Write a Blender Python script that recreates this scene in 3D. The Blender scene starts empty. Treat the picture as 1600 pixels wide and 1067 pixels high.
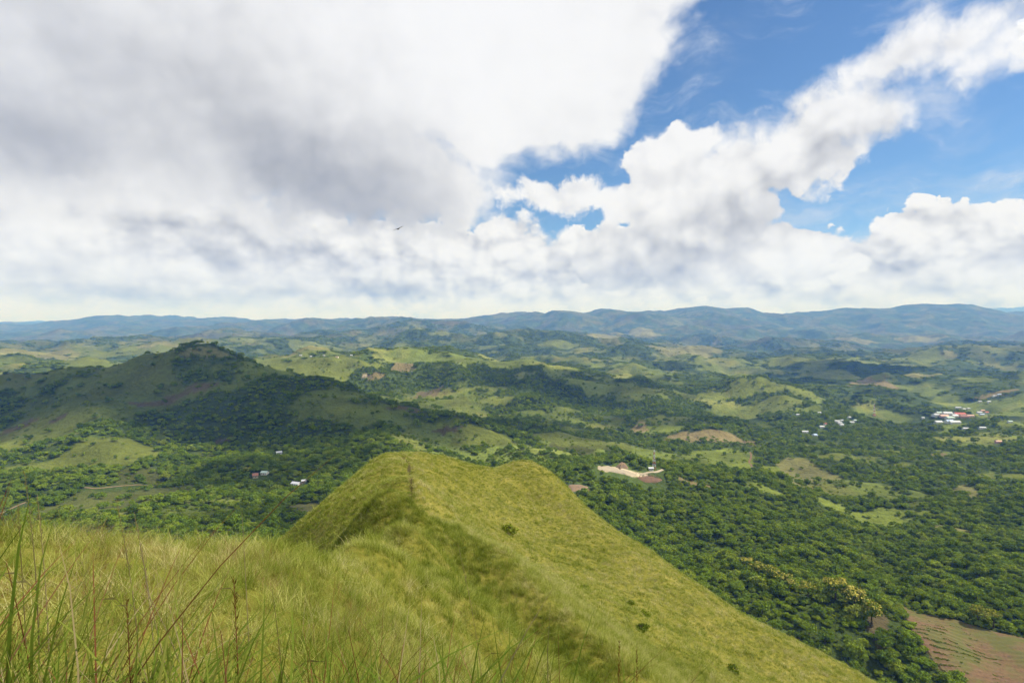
import bpy, math, random
import numpy as np
from mathutils import Vector, Euler

random.seed(7)
RNG = np.random.default_rng(11)
R = math.radians
scene = bpy.context.scene
C = scene.collection

# ------------------------------------------------------------------ camera
F = 888.0            # focal length in pixels of a 1600 px wide frame (20 mm lens)
HOR = 505.0          # row of eye level
PITCH = math.atan((533.5 - HOR) / F)
cam_d = bpy.data.cameras.new('camera')
cam_d.sensor_width = 36.0
cam_d.lens = 36.0 * F / 1600.0
cam_d.clip_start = 0.05
cam_d.clip_end = 200000.0
cam = bpy.data.objects.new('camera', cam_d)
cam.location = (0, 0, 0)
cam.rotation_euler = (math.pi / 2 - PITCH, 0, 0)
C.objects.link(cam)
scene.camera = cam

def ray(u, v):
    """direction with unit forward (y) component for a point of the photograph"""
    a, b = (u - 800.0) / F, -(v - 533.5) / F
    y = math.cos(PITCH) + b * math.sin(PITCH)
    z = -math.sin(PITCH) + b * math.cos(PITCH)
    return a / y, 1.0, z / y

def P(u, v, Y):
    a, _, c = ray(u, v)
    return np.array((a * Y, Y, c * Y))

# ------------------------------------------------------------------ sun, exposure, render settings
SUN_AZ, SUN_EL = R(86), R(52)     # clockwise from the view direction
SUN = Vector((math.sin(SUN_AZ) * math.cos(SUN_EL), math.cos(SUN_AZ) * math.cos(SUN_EL), math.sin(SUN_EL)))
sd = bpy.data.lights.new('sun', 'SUN')
sd.energy = 5.0
sd.angle = R(0.55)
sd.color = (1.0, 0.94, 0.82)
so = bpy.data.objects.new('sun', sd)
so.rotation_euler = SUN.to_track_quat('Z', 'Y').to_euler()
so.location = (0, 0, 50)
C.objects.link(so)
vs = scene.view_settings
vs.view_transform = 'Standard'
vs.look = 'None'
vs.exposure = 0.28
vs.gamma = 1.0
scene.render.engine = 'CYCLES'
cy = scene.cycles
cy.max_bounces = 5
cy.diffuse_bounces = 3
cy.glossy_bounces = 1
cy.transmission_bounces = 3
cy.volume_bounces = 1
cy.transparent_max_bounces = 8
cy.caustics_reflective = False
cy.caustics_refractive = False
cy.use_denoising = True
try:
    cy.denoiser = 'OPENIMAGEDENOISE'
    cy.denoising_prefilter = 'ACCURATE'
except Exception:
    pass

# ------------------------------------------------------------------ node expressions
class X:
    """a node socket with arithmetic"""
    tree = None
    def __init__(s, sock): s.s = sock
    @staticmethod
    def m(op, *a, clamp=False):
        n = X.tree.nodes.new('ShaderNodeMath'); n.operation = op; n.use_clamp = clamp
        for i, v in enumerate(a):
            if isinstance(v, X): X.tree.links.new(v.s, n.inputs[i])
            else: n.inputs[i].default_value = v
        return X(n.outputs[0])
    def __add__(a, b): return X.m('ADD', a, b)
    __radd__ = __add__
    def __sub__(a, b): return X.m('SUBTRACT', a, b)
    def __rsub__(a, b): return X.m('SUBTRACT', b, a)
    def __mul__(a, b): return X.m('MULTIPLY', a, b)
    __rmul__ = __mul__
    def __truediv__(a, b): return X.m('DIVIDE', a, b)

def vm(op, *a):
    n = X.tree.nodes.new('ShaderNodeVectorMath'); n.operation = op
    k = 0
    for v in a:
        if isinstance(v, X): X.tree.links.new(v.s, n.inputs[k])
        elif op == 'SCALE' and k == 1: pass
        else: n.inputs[k].default_value = v
        k += 1
    if op == 'SCALE':
        v = a[1]
        if isinstance(v, X): X.tree.links.new(v.s, n.inputs['Scale'])
        else: n.inputs['Scale'].default_value = v
    return X(n.outputs['Value'] if op in ('LENGTH', 'DOT_PRODUCT') else n.outputs['Vector'])

def comb(x, y, z=0.0):
    n = X.tree.nodes.new('ShaderNodeCombineXYZ')
    for i, v in enumerate((x, y, z)):
        if isinstance(v, X): X.tree.links.new(v.s, n.inputs[i])
        else: n.inputs[i].default_value = v
    return X(n.outputs[0])

def noise(p, scale, detail=4, rough=0.55, dist=0.0, color=False, dim='2D', w=None):
    n = X.tree.nodes.new('ShaderNodeTexNoise'); n.noise_dimensions = dim
    if p is not None: X.tree.links.new(p.s, n.inputs['Vector'])
    n.inputs['Scale'].default_value = scale; n.inputs['Detail'].default_value = detail
    n.inputs['Roughness'].default_value = rough; n.inputs['Distortion'].default_value = dist
    return X(n.outputs['Color' if color else 'Fac'])

def voro(p, scale, detail=2.0, rough=0.5):
    n = X.tree.nodes.new('ShaderNodeTexVoronoi'); n.voronoi_dimensions = '2D'; n.feature = 'F1'
    X.tree.links.new(p.s, n.inputs['Vector'])
    n.inputs['Scale'].default_value = scale
    n.inputs['Detail'].default_value = detail; n.inputs['Roughness'].default_value = rough
    return X(n.outputs['Distance'])

def smooth(x, a, b, lo=0.0, hi=1.0):
    n = X.tree.nodes.new('ShaderNodeMapRange'); n.interpolation_type = 'SMOOTHSTEP'
    for i, v in enumerate((x, a, b, lo, hi)):
        if isinstance(v, X): X.tree.links.new(v.s, n.inputs[i])
        else: n.inputs[i].default_value = v
    return X(n.outputs[0])

def mix(f, a, b):
    n = X.tree.nodes.new('ShaderNodeMix'); n.data_type = 'RGBA'
    for k, v in ((0, f), (6, a), (7, b)):
        if isinstance(v, X): X.tree.links.new(v.s, n.inputs[k])
        elif k == 0: n.inputs[0].default_value = v
        else: n.inputs[k].default_value = (*v[:3], 1.0)
    return X(n.outputs[2])

# ------------------------------------------------------------------ sky: Nishita + cloud field by direction
world = bpy.data.worlds.new('World')
scene.world = world
world.use_nodes = True
wt = world.node_tree
wt.nodes.clear()
X.tree = wt
tc = wt.nodes.new('ShaderNodeTexCoord')
sep = wt.nodes.new('ShaderNodeSeparateXYZ')
wt.links.new(tc.outputs['Generated'], sep.inputs[0])
dx, dy, dz = (X(sep.outputs[i]) for i in range(3))
K = 8.88                                          # sky units: 100 px of the photograph near the view axis
az = X.m('ARCTAN2', dx, dy) * K
el = X.m('ARCSINE', X.m('MAXIMUM', dz, -0.999)) * K
p0 = comb(az, el)

def skyp(u, v):
    a, b, c = ray(u, v)
    return math.atan2(a, b) * K, math.atan2(c, math.hypot(a, b)) * K

def blob(p, u, v, ru, rv, rot=0.0):
    """1 at the middle, 0 on the rim, negative outside"""
    n = X.tree.nodes.new('ShaderNodeMapping'); n.vector_type = 'TEXTURE'
    X.tree.links.new(p.s, n.inputs['Vector'])
    x, y = skyp(u, v)
    n.inputs['Location'].default_value = (x, y, 0)
    n.inputs['Rotation'].default_value = (0, 0, R(rot))
    n.inputs['Scale'].default_value = (ru / 100.0, rv / 100.0, 1)
    return 1.0 - vm('LENGTH', X(n.outputs[0]))

def union(p, blobs, k=0.25):
    o = None
    for b in blobs:
        q = blob(p, *b)
        o = q if o is None else X.m('SMOOTH_MAX', o, q, k)
    return o

def spots(p, blobs):
    """sum of soft weighted spots (last number = weight)"""
    o = None
    for b in blobs:
        q = smooth(blob(p, *b[:-1]), 0.0, 1.0) * b[-1]
        o = q if o is None else o + q
    return o

def warp(p, scale, amp, detail=3):
    c = vm('SUBTRACT', noise(p, scale, detail, 0.55, color=True), (0.5, 0.5, 0.5))
    return vm('ADD', p, vm('MULTIPLY', c, (amp, amp * 0.8, 0.0)))

LD = (0.05, 0.08, 0.0)       # towards the light on the sky, for relief shading

def relief(p, scale, sq, detail, step, vw=0.55):
    """billow field and its slope towards the light"""
    out = []
    for o in (0.0, step):
        q = vm('ADD', p, (LD[0] * o, LD[1] * o, 0)) if o else p
        q = vm('MULTIPLY', q, (1.0, sq, 1.0))
        n = noise(q, scale, detail, 0.56)
        b = voro(q, scale * 1.25, 2.0, 0.55)
        out.append((n - 0.5) * (2.0 * (1 - vw)) + (0.42 - b) * (1.6 * vw))
    return out[0], out[0] - out[1]

# layer 1: large cloud overhead, soft, seen from below
L1 = [(430, 40, 560, 230), (770, 70, 290, 190), (230, 130, 430, 170, -12), (570, 262, 250, 110, -16),
      (0, 60, 330, 240), (900, 40, 190, 190), (860, 165, 180, 90, 10), (10, 215, 105, 80), (700, -80, 500, 160)]
w1 = warp(warp(p0, 0.55, 1.2), 1.8, 0.45, 7)
m1 = union(w1, L1, 0.3)
B1, S1 = relief(warp(p0, 1.1, 0.5, 5), 0.8, 1.15, 7, 2.2, 0.4)
wisp1 = noise(warp(vm('MULTIPLY', p0, (0.8, 1.3, 1)), 0.7, 0.7, 5), 0.6, 8, 0.58)
a1 = smooth(m1 + B1 * 0.24 + (wisp1 - 0.5) * 0.5, 0.0, 0.26)
d1 = spots(w1, [(570, 325, 300, 150, -16, 0.32), (430, 250, 420, 190, -14, 0.17), (200, 190, 380, 170, -6, 0.10), (10, 225, 150, 110, 0, 0.30),
                (330, 100, 520, 220, 0, 0.12), (60, 20, 300, 160, 0, 0.10), (800, 60, 330, 200, 0, -0.12)])
t1 = 0.90 - d1 * 0.88 + S1 * 0.05 + (wisp1 - 0.5) * 0.12 + B1 * 0.11 + (noise(warp(p0, 1.6, 0.3, 4), 1.5, 7, 0.6) - 0.5) * 0.09
t1 = t1 + smooth(m1, 0.4, 0.0) * 0.05

# layer 2: cumulus tower running up to the right, and its loose bits
L2 = [(1010, 320, 85, 60), (1060, 265, 100, 75), (1085, 350, 150, 70), (1150, 260, 115, 85, 20), (1255, 215, 130, 88, 25),
      (1345, 165, 75, 75, 0), (1400, 95, 140, 45, 24), (1520, 45, 170, 46, 14), (1680, 10, 160, 60, 10),
      (1120, 400, 220, 60), (980, 400, 110, 60)]
w2 = warp(warp(p0, 0.8, 0.5), 2.4, 0.26, 7)
m2 = union(w2, L2, 0.15)
B2, S2 = relief(warp(p0, 1.8, 0.20, 6), 1.0, 1.1, 3, 2.4, 0.8)
sf2 = noise(vm('ADD', p0, (3, 8, 0)), 0.9, 3, 0.5)
sf2 = smooth(sf2, 0.45, 0.70) * 0.34 + 0.07 + spots(p0, [(1450, 60, 330, 120, 12, 0.6), (880, 300, 160, 80, 0, 0.1)])
fine2 = noise(warp(p0, 2.6, 0.25, 4), 2.6, 8, 0.62)
a2 = smooth(m2 + B2 * 0.30 + (fine2 - 0.5) * (0.25 + sf2 * 0.8), 0.0, sf2)
m4 = union(w2, [(840, 308, 66, 26, -4), (900, 300, 60, 36, 16)], 0.2) + (fine2 - 0.5) * 1.5
a2 = X.m('MAXIMUM', a2, smooth(m4, 0.0, 0.45))
d2 = spots(w2, [(990, 430, 210, 80, 0, 0.36), (1180, 340, 170, 80, 20, 0.24), (1330, 215, 130, 60, 30, 0.20),
                (1110, 340, 130, 80, 0, 0.10), (1060, 240, 120, 70, 0, -0.06)])
t2 = 0.90 - d2 * 0.95 + S2 * 0.18 + B2 * 0.08 + (fine2 - 0.5) * 0.16

# layer 3: the bank along the horizon
L3 = [(-120, 330, 330, 200), (120, 370, 280, 130), (330, 400, 230, 120), (440, 395, 170, 90), (570, 410, 130, 70), (690, 405, 130, 65),
      (790, 400, 110, 75), (900, 420, 130, 75), (1080, 430, 190, 60), (1250, 420, 130, 62), (1350, 430, 110, 62),
      (1465, 385, 95, 72), (1420, 415, 100, 60), (1540, 410, 90, 50), (1620, 430, 110, 70), (800, 470, 1300, 55), (200, 470, 900, 70)]
w3 = warp(warp(p0, 1.0, 0.42), 3.0, 0.20, 7)
m3 = union(w3, L3, 0.2)
m3 = m3 + smooth(el, 0.9, 0.2) * 0.6
B3, S3 = relief(warp(p0, 2.2, 0.16, 6), 1.35, 1.35, 3, 1.9, 0.8)
a3 = smooth(m3 + B3 * 0.26 + (fine2 - 0.5) * 0.6, 0.0, sf2 * 0.7)
streak = noise(vm('MULTIPLY', warp(p0, 1.2, 0.3), (0.5, 2.6, 1)), 0.9, 6, 0.56)
low = smooth(el, 1.3, 0.35)
d3 = spots(w3, [(120, 300, 300, 90, -14, 0.16), (420, 400, 260, 60, -8, 0.16), (560, 455, 300, 26, 0, 0.14),
                (330, 462, 420, 22, 0, 0.18), (950, 440, 160, 40, 0, 0.16), (1420, 420, 120, 34, 0, 0.16),
                (1280, 452, 200, 26, 0, 0.15), (700, 445, 200, 34, 0, 0.12), (1590, 400, 60, 40, 0, 0.15)])
left = smooth(az, -1.0, -4.0)
t3 = 0.86 - d3 * 1.0 + smooth(m3, 0.45, 0.05) * 0.10 + S3 * (0.26 - low * 0.06 - left * 0.12) + B3 * 0.08 + (fine2 - 0.5) * 0.16 + (streak - 0.5) * (0.24 + low * 0.22)

# thin high veil
veil = noise(vm('MULTIPLY', warp(vm('ADD', p0, (7, 3, 0)), 0.7, 0.9), (0.6, 1.9, 1)), 0.7, 8, 0.64)
av = smooth(veil, 0.47, 0.78) * 0.55
av = av + spots(w2, [(1500, 310, 210, 120, 8, 0.5), (1560, 80, 150, 40, 12, 0.3), (1120, 90, 90, 40, 40, 0.3)]) * smooth(veil, 0.34, 0.7)
av = X.m('MINIMUM', av, 0.8)

sky = wt.nodes.new('ShaderNodeTexSky')
sky.sky_type = 'NISHITA'
sky.sun_disc = False
sky.sun_elevation = SUN_EL
sky.sun_rotation = SUN_AZ
sky.altitude = 400
sky.air_density = 1.0
sky.dust_density = 0.1
sky.ozone_density = 5.0
SKY_S = 0.092
blue = vm('MULTIPLY', vm('SCALE', X(sky.outputs['Color']), SKY_S), (0.84, 0.99, 1.10))

CLW = 0.80
def tone(t):
    return mix(smooth(t, 0.08, 1.0), (0.150, 0.163, 0.200), (CLW * 0.97, CLW * 0.985, CLW * 1.03))
def background(c):
    n = wt.nodes.new('ShaderNodeBackground')
    wt.links.new(c.s, n.inputs['Color'])
    return n
col = mix(av, blue, (0.60, 0.65, 0.75))
col = mix(a3, col, tone(t3))
col = mix(a2, col, tone(t2))
col = mix(a1, col, tone(t1))
col = mix(smooth(el, 1.5, 0.0) * 0.8, col, vm('MULTIPLY', col, (0.92, 0.99, 1.16)))
bg_view = background(col)
# round about and overhead the same broken cumulus goes on
gp = vm('MULTIPLY', vm('ADD', p0, (41.3, 17.7, 0.0)), (1, 1.2, 1))
gen = noise(gp, 0.16, 5, 0.52)
gsh = noise(vm('ADD', gp, (9.1, 4.2, 0)), 0.3, 5, 0.55)
bg_rest = background(mix(smooth(gen, 0.46, 0.55), blue, tone(0.95 - smooth(gen, 0.5, 0.75) * 0.25 + (gsh - 0.5) * 0.7)))
bg_low = background(mix(0.5, (0.16, 0.19, 0.22), (0.16, 0.19, 0.22)))
wnd = X.m('MAXIMUM', smooth(X.m('ABSOLUTE', az), 6.8, 8.2), smooth(el, 4.7, 6.0))
m_a = wt.nodes.new('ShaderNodeMixShader')
wt.links.new(wnd.s, m_a.inputs[0]); wt.links.new(bg_view.outputs[0], m_a.inputs[1]); wt.links.new(bg_rest.outputs[0], m_a.inputs[2])
m_b = wt.nodes.new('ShaderNodeMixShader')
wt.links.new(smooth(el, -0.35, -0.55).s, m_b.inputs[0]); wt.links.new(m_a.outputs[0], m_b.inputs[1]); wt.links.new(bg_low.outputs[0], m_b.inputs[2])
wo = wt.nodes.new('ShaderNodeOutputWorld')
wt.links.new(m_b.outputs[0], wo.inputs['Surface'])
world.cycles.sampling_method = 'MANUAL'
world.cycles.sample_map_resolution = 512

# ------------------------------------------------------------------ numeric helpers
def ghash(ix, iy, seed):
    h = (ix.astype(np.int64) * 374761393 + iy.astype(np.int64) * 668265263 + seed * 2147483647 + 144665) & 0xFFFFFFFF
    h = ((h ^ (h >> 13)) * 1274126177) & 0xFFFFFFFF
    h = ((h ^ (h >> 16)) * 2246822519) & 0xFFFFFFFF
    return (h ^ (h >> 15)) / 4294967296.0

def gnoise(x, y, seed=0):
    """gradient noise, about -1..1"""
    x0, y0 = np.floor(x), np.floor(y)
    fx, fy = x - x0, y - y0
    ux, uy = fx * fx * fx * (fx * (fx * 6 - 15) + 10), fy * fy * fy * (fy * (fy * 6 - 15) + 10)
    def g(i, j):
        a = ghash(x0 + i, y0 + j, seed) * 6.2831853
        return np.cos(a) * (fx - i) + np.sin(a) * (fy - j)
    a = g(0, 0) * (1 - ux) + g(1, 0) * ux
    b = g(0, 1) * (1 - ux) + g(1, 1) * ux
    return 1.5 * (a * (1 - uy) + b * uy)

def fbm(x, y, wl, octaves, seed=0, gain=0.5):
    o, a = 0.0, 1.0
    for k in range(octaves):
        o = o + a * gnoise(x / wl + 17.3 * k, y / wl - 9.1 * k, seed + k)
        wl, a = wl * 0.5, a * gain
    return o

def sstep(x, a, b):
    t = np.clip((x - a) / (b - a), 0, 1)
    return t * t * (3 - 2 * t)

class TPS:
    def __init__(s, pts, vals, lam=0.0):
        s.c = np.asarray(pts, float); n = len(s.c)
        A = np.zeros((n + 3, n + 3))
        A[:n, :n] = s.k(s.c[:, None, :] - s.c[None, :, :]) + lam * np.eye(n)
        A[:n, n] = 1; A[:n, n + 1:] = s.c
        A[n:, :n] = A[:n, n:].T
        s.w = np.linalg.solve(A, np.concatenate([vals, np.zeros(3)]))
    @staticmethod
    def k(d):
        r2 = (d * d).sum(-1)
        return 0.5 * r2 * np.log(r2 + 1e-12)
    def __call__(s, x, y):
        x = np.asarray(x, float); sh = x.shape
        q = np.stack([x.ravel(), np.asarray(y, float).ravel()], 1)
        o = np.empty(len(q)); n = len(s.c)
        for i in range(0, len(q), 20000):
            b = q[i:i + 20000]
            o[i:i + 20000] = s.k(b[:, None, :] - s.c[None]) @ s.w[:n] + s.w[n] + b @ s.w[n + 1:]
        return o.reshape(sh)

# ------------------------------------------------------------------ mesh helpers
def mesh_obj(name, verts, faces, mat=None, parent=None, smooth_shade=False, link=True):
    me = bpy.data.meshes.new(name)
    me.from_pydata([tuple(v) for v in verts], [], [tuple(f) for f in faces])
    if smooth_shade: me.polygons.foreach_set('use_smooth', [True] * len(me.polygons))
    if mat: me.materials.append(mat)
    o = bpy.data.objects.new(name, me)
    if link: C.objects.link(o)
    if parent: o.parent = parent
    return o

def grid_mesh(name, V, nr, nc, mat, closed=False):
    """V: (nr*nc, 3) rows of a grid"""
    me = bpy.data.meshes.new(name)
    i = np.arange(nr - 1)[:, None] * nc + np.arange(nc - 1)[None]
    q = np.stack([i, i + 1, i + nc + 1, i + nc], -1).reshape(-1, 4)
    me.vertices.add(len(V)); me.vertices.foreach_set('co', V.astype(np.float32).ravel())
    me.loops.add(q.size); me.loops.foreach_set('vertex_index', q.astype(np.int32).ravel())
    me.polygons.add(len(q)); me.polygons.foreach_set('loop_start', np.arange(0, q.size, 4, dtype=np.int32))
    me.polygons.foreach_set('use_smooth', np.ones(len(q), bool))
    me.update(calc_edges=True)
    me.materials.append(mat)
    o = bpy.data.objects.new(name, me); C.objects.link(o)
    return o

def set_color(me, name, rgb):
    a = me.attributes.new(name, 'FLOAT_COLOR', 'POINT')
    c = np.ones((len(rgb), 4), np.float32); c[:, :3] = rgb
    a.data.foreach_set('color', c.ravel())

def tag(o, label=None, cat=None, group=None, kind=None):
    for k, v in (('label', label), ('category', cat), ('group', group), ('kind', kind)):
        if v: o[k] = v
    return o

def empty(name, loc, rz=0.0, s=1.0):
    o = bpy.data.objects.new(name, None)
    o.empty_display_size = 0.5
    o.location = loc; o.rotation_euler = (0, 0, rz); o.scale = (s, s, s)
    C.objects.link(o)
    return o

# ------------------------------------------------------------------ materials
def material(name):
    m = bpy.data.materials.new(name); m.use_nodes = True
    m.node_tree.nodes.clear(); X.tree = m.node_tree
    return m

def wpos():
    n = X.tree.nodes.new('ShaderNodeNewGeometry')
    return X(n.outputs['Position'])

def attr(name):
    n = X.tree.nodes.new('ShaderNodeAttribute'); n.attribute_name = name
    return X(n.outputs['Color'])

def rnd():
    return X(X.tree.nodes.new('ShaderNodeObjectInfo').outputs['Random'])

def bump(h, strength, dist):
    n = X.tree.nodes.new('ShaderNodeBump')
    n.inputs['Strength'].default_value = strength; n.inputs['Distance'].default_value = dist
    X.tree.links.new(h.s, n.inputs['Height'])
    return X(n.outputs['Normal'])

def principled(col, rough=0.9, normal=None, metallic=0.0, spec=0.2):
    n = X.tree.nodes.new('ShaderNodeBsdfPrincipled')
    if isinstance(col, X): X.tree.links.new(col.s, n.inputs['Base Color'])
    else: n.inputs['Base Color'].default_value = (*col, 1)
    n.inputs['Roughness'].default_value = rough
    n.inputs['Metallic'].default_value = metallic
    n.inputs['Specular IOR Level'].default_value = spec
    if normal: X.tree.links.new(normal.s, n.inputs['Normal'])
    return n.outputs[0]

def leafy(col, trans=0.3):
    d = X.tree.nodes.new('ShaderNodeBsdfDiffuse'); t = X.tree.nodes.new('ShaderNodeBsdfTranslucent')
    X.tree.links.new(col.s, d.inputs['Color'])
    c2 = mix(0.5, col, (0.36, 0.36, 0.02)) 
    X.tree.links.new(c2.s, t.inputs['Color'])
    a = X.tree.nodes.new('ShaderNodeMixShader'); a.inputs[0].default_value = trans
    X.tree.links.new(d.outputs[0], a.inputs[1]); X.tree.links.new(t.outputs[0], a.inputs[2])
    return a.outputs[0]

def out(shader):
    o = X.tree.nodes.new('ShaderNodeOutputMaterial')
    X.tree.links.new(shader, o.inputs['Surface'])

def ramp(f, stops):
    n = X.tree.nodes.new('ShaderNodeValToRGB')
    X.tree.links.new(f.s, n.inputs[0])
    e = n.color_ramp.elements
    while len(e) < len(stops): e.new(0.5)
    for k, (p, c) in enumerate(stops):
        e[k].position = p; e[k].color = (*c, 1)
    return X(n.outputs[0])

M = {}
def plain(name, col, rough=0.8, var=0.25, scale=3.0, metallic=0.0):
    m = material(name)
    n = noise(wpos(), scale, 4, 0.6, dim='3D')
    f = (n - 0.5) * (2 * var) + 1.0
    out(principled(vm('SCALE', comb(*col), f), rough, metallic=metallic))
    M[name] = m
    return m

# the far land: cover colour from the land-cover map, fine grain on top
m = material('land_cover'); M['land'] = m
p = wpos(); c = attr('cover')
g1 = noise(p, 0.012, 6, 0.62, dim='3D'); g2 = noise(p, 0.11, 5, 0.65, dim='3D')
f = (g1 - 0.5) * 1.3 + (g2 - 0.5) * 1.2 + 1.0
out(principled(vm('SCALE', c, X.m('MAXIMUM', f, 0.3)), 0.95, bump(g2 + g1 * 2.0, 0.55, 9.0), spec=0.05))

# the grass hill's soil and low growth
m = material('hill_turf'); M['turf'] = m
p = wpos()
n1 = noise(p, 0.12, 5, 0.6, dim='3D'); n2 = noise(p, 1.3, 6, 0.7, dim='3D')
cg = ramp(n1 * 0.55 + n2 * 0.45, [(0.32, (0.08, 0.088, 0.012)), (0.5, (0.18, 0.17, 0.028)), (0.66, (0.27, 0.23, 0.06))])
cg = mix(attr('path'), cg, (0.050, 0.036, 0.018))
out(principled(cg, 0.95, bump(n2, 0.8, 0.35), spec=0.05))

def grass_material(name, stops, dark=0.0):
    m = material(name); M[name] = m
    p = wpos()
    n1 = noise(p, 0.045, 4, 0.6, dim='3D'); n2 = noise(p, 0.5, 4, 0.6, dim='3D')
    ti = X.tree.nodes.new('ShaderNodeAttribute'); ti.attribute_type = 'INSTANCER'; ti.attribute_name = 'tint'
    f = (n1 - 0.5) * 0.28 + (n2 - 0.5) * 0.75 + (rnd() - 0.5) * 0.34 + 0.48 + X(ti.outputs['Fac'])
    c = ramp(f, stops)
    sp = X.tree.nodes.new('ShaderNodeTexCoord')
    out(leafy(c, 0.35))
    return m
GRASS = [(0.26, (0.085, 0.125, 0.014)), (0.40, (0.190, 0.240, 0.034)), (0.50, (0.290, 0.325, 0.058)), (0.62, (0.400, 0.400, 0.110)), (0.76, (0.54, 0.48, 0.24))]
grass_material('meadow_grass', GRASS)
GREEN = [(0.25, (0.045, 0.085, 0.010)), (0.45, (0.115, 0.17, 0.022)), (0.6, (0.20, 0.23, 0.04)), (0.78, (0.36, 0.30, 0.11))]
grass_material('tall_grass', GREEN)
RED = [(0.3, (0.10, 0.026, 0.018)), (0.5, (0.20, 0.065, 0.040)), (0.7, (0.26, 0.14, 0.08))]
grass_material('russet_grass', RED)
STRAW = [(0.3, (0.20, 0.16, 0.07)), (0.6, (0.34, 0.27, 0.15))]
grass_material('straw_grass', STRAW)

def leaf_material(name, stops, scale=0.02, trans=0.28):
    m = material(name); M[name] = m
    p = wpos()
    n1 = noise(p, scale, 3, 0.6, dim='3D'); n2 = noise(p, 0.9, 2, 0.6, dim='3D')
    f = n1 * 0.5 + rnd() * 0.5 + (n2 - 0.5) * 0.5 - 0.02
    out(leafy(ramp(f, stops), trans))
    return m
LEAF = [(0.14, (0.055, 0.095, 0.012)), (0.34, (0.120, 0.195, 0.016)), (0.55, (0.185, 0.270, 0.021)), (0.74, (0.250, 0.315, 0.030)), (0.90, (0.30, 0.32, 0.05))]
leaf_material('broad_leaves', LEAF)
leaf_material('scrub_leaves', [(0.2, (0.075, 0.12, 0.014)), (0.5, (0.15, 0.215, 0.018)), (0.8, (0.24, 0.28, 0.035))])
leaf_material('blossom', [(0.2, (0.22, 0.22, 0.03)), (0.5, (0.42, 0.38, 0.06)), (0.8, (0.55, 0.47, 0.10))], 0.3, 0.2)
plain('bark', (0.11, 0.085, 0.06), 0.95, 0.4, 2.0)
plain('soil', (0.21, 0.145, 0.09), 0.95, 0.35, 0.15)
plain('pale_soil', (0.36, 0.30, 0.21), 0.95, 0.22, 0.12)
plain('brown_soil', (0.16, 0.095, 0.06), 0.95, 0.4, 0.2)

# ------------------------------------------------------------------ the land: one sheet to the horizon
land_px = [  # u, v, depth: ground points read off the photograph
 # valley on the left, field hill
 (300, 900, 450), (100, 850, 520), (-150, 850, 520), (350, 800, 680), (465, 760, 800), (560, 780, 720), (150, 765, 800), (190, 705, 980),
 (130, 685, 1060), (60, 730, 900), (230, 745, 890), (-150, 740, 900), (300, 720, 980),
 # dark hill
 (320, 690, 1150), (200, 660, 1230), (350, 650, 1280), (275, 612, 1400), (277, 558, 1500), (232, 573, 1500), (180, 577, 1560), (110, 580, 1620),
 (50, 590, 1580), (0, 640, 1350), (-150, 630, 1400), (325, 571, 1500), (400, 588, 1480), (480, 602, 1420), (560, 615, 1380), (640, 648, 1250),
 (720, 693, 1120), (800, 728, 1000), (560, 700, 1010), (680, 725, 950), (500, 680, 1080), (420, 640, 1280),
 # behind it: second ridge
 (60, 590, 2200), (-100, 585, 2300), (400, 567, 2800), (550, 560, 3000), (690, 560, 3000), (800, 580, 2700), (850, 584, 2600),
 (930, 604, 2400), (1000, 630, 2100), (500, 592, 2400), (600, 622, 2000), (700, 622, 2100), (800, 662, 1700), (900, 655, 1750), (940, 692, 1300),
 # right: tower spur, valley, small hills
 (960, 737, 900), (1022, 737, 890), (1000, 762, 850), (1100, 752, 890), (900, 767, 800), (1022, 712, 1200), (1110, 681, 1500), (1180, 693, 1450),
 (1040, 693, 1450), (1000, 664, 1700), (950, 672, 1650), (1210, 618, 2300), (1140, 632, 2250), (1290, 632, 2250),
 (1300, 660, 1900), (1500, 650, 2000), (1620, 650, 2000), (1400, 622, 2500), (1600, 600, 3000), (1200, 592, 3500), (1300, 574, 4200), (1500, 574, 4200),
 (1000, 584, 3500), (1100, 564, 5000), (1600, 556, 5500), (900, 550, 5500), (1250, 740, 1100), (1400, 720, 1250), (1600, 720, 1200),
 (1500, 770, 950), (1300, 790, 850), (1100, 800, 760), (1200, 850, 650), (1400, 850, 680), (1600, 850, 650), (1400, 920, 520), (1600, 930, 500),
 (1330, 940, 470), (1480, 980, 440), (1560, 1030, 410), (1600, 1067, 385), (1000, 870, 600), (1100, 940, 480), (1250, 1020, 410), (1400, 1090, 370),
 (1800, 1000, 430), (1800, 700, 1200), (1800, 600, 3000), (1800, 545, 6000), (1300, 548, 7000), (1000, 548, 6500),
 # far hills and the mountain rim
 (690, 533, 5600), (740, 536, 5600), (620, 550, 5500), (800, 552, 5000), (480, 549, 4800), (0, 552, 6500), (200, 545, 7000), (400, 540, 7500), (-200, 552, 6500),
 (0, 530, 10500), (250, 528, 10000), (600, 524, 9500), (850, 526, 9500), (1100, 527, 9500), (1350, 528, 9500), (1600, 528, 9500), (1800, 528, 9500),
 (-300, 518, 15000), (0, 519, 15000), (100, 518, 14500), (250, 512, 14000), (400, 504, 14000), (600, 501, 14500), (750, 495, 15000), (850, 492, 15000), (950, 496, 15000), (1050, 494, 15000),
 (1090, 489, 14500), (1200, 498, 14500), (1300, 496, 14000), (1400, 488, 13500), (1480, 486, 13500), (1522, 488, 13500), (1545, 496, 13600), (1620, 498, 13600), (1800, 495, 13600)]
pts, val = [], []
for u, v, Y in land_px:
    q = P(u, v, Y); r = math.hypot(q[0], q[1])
    pts.append((math.atan2(q[0], q[1]), math.log(r))); val.append(q[2])
def _raw(u, Y, z):
    q = P(u, 500, Y)
    pts.append((math.atan2(q[0], q[1]), math.log(math.hypot(q[0], q[1])))); val.append(z)
for u in (-300, 0, 300, 600, 900, 1200, 1500, 1800): _raw(u, 230, -225); _raw(u, 120, -200)
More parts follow.
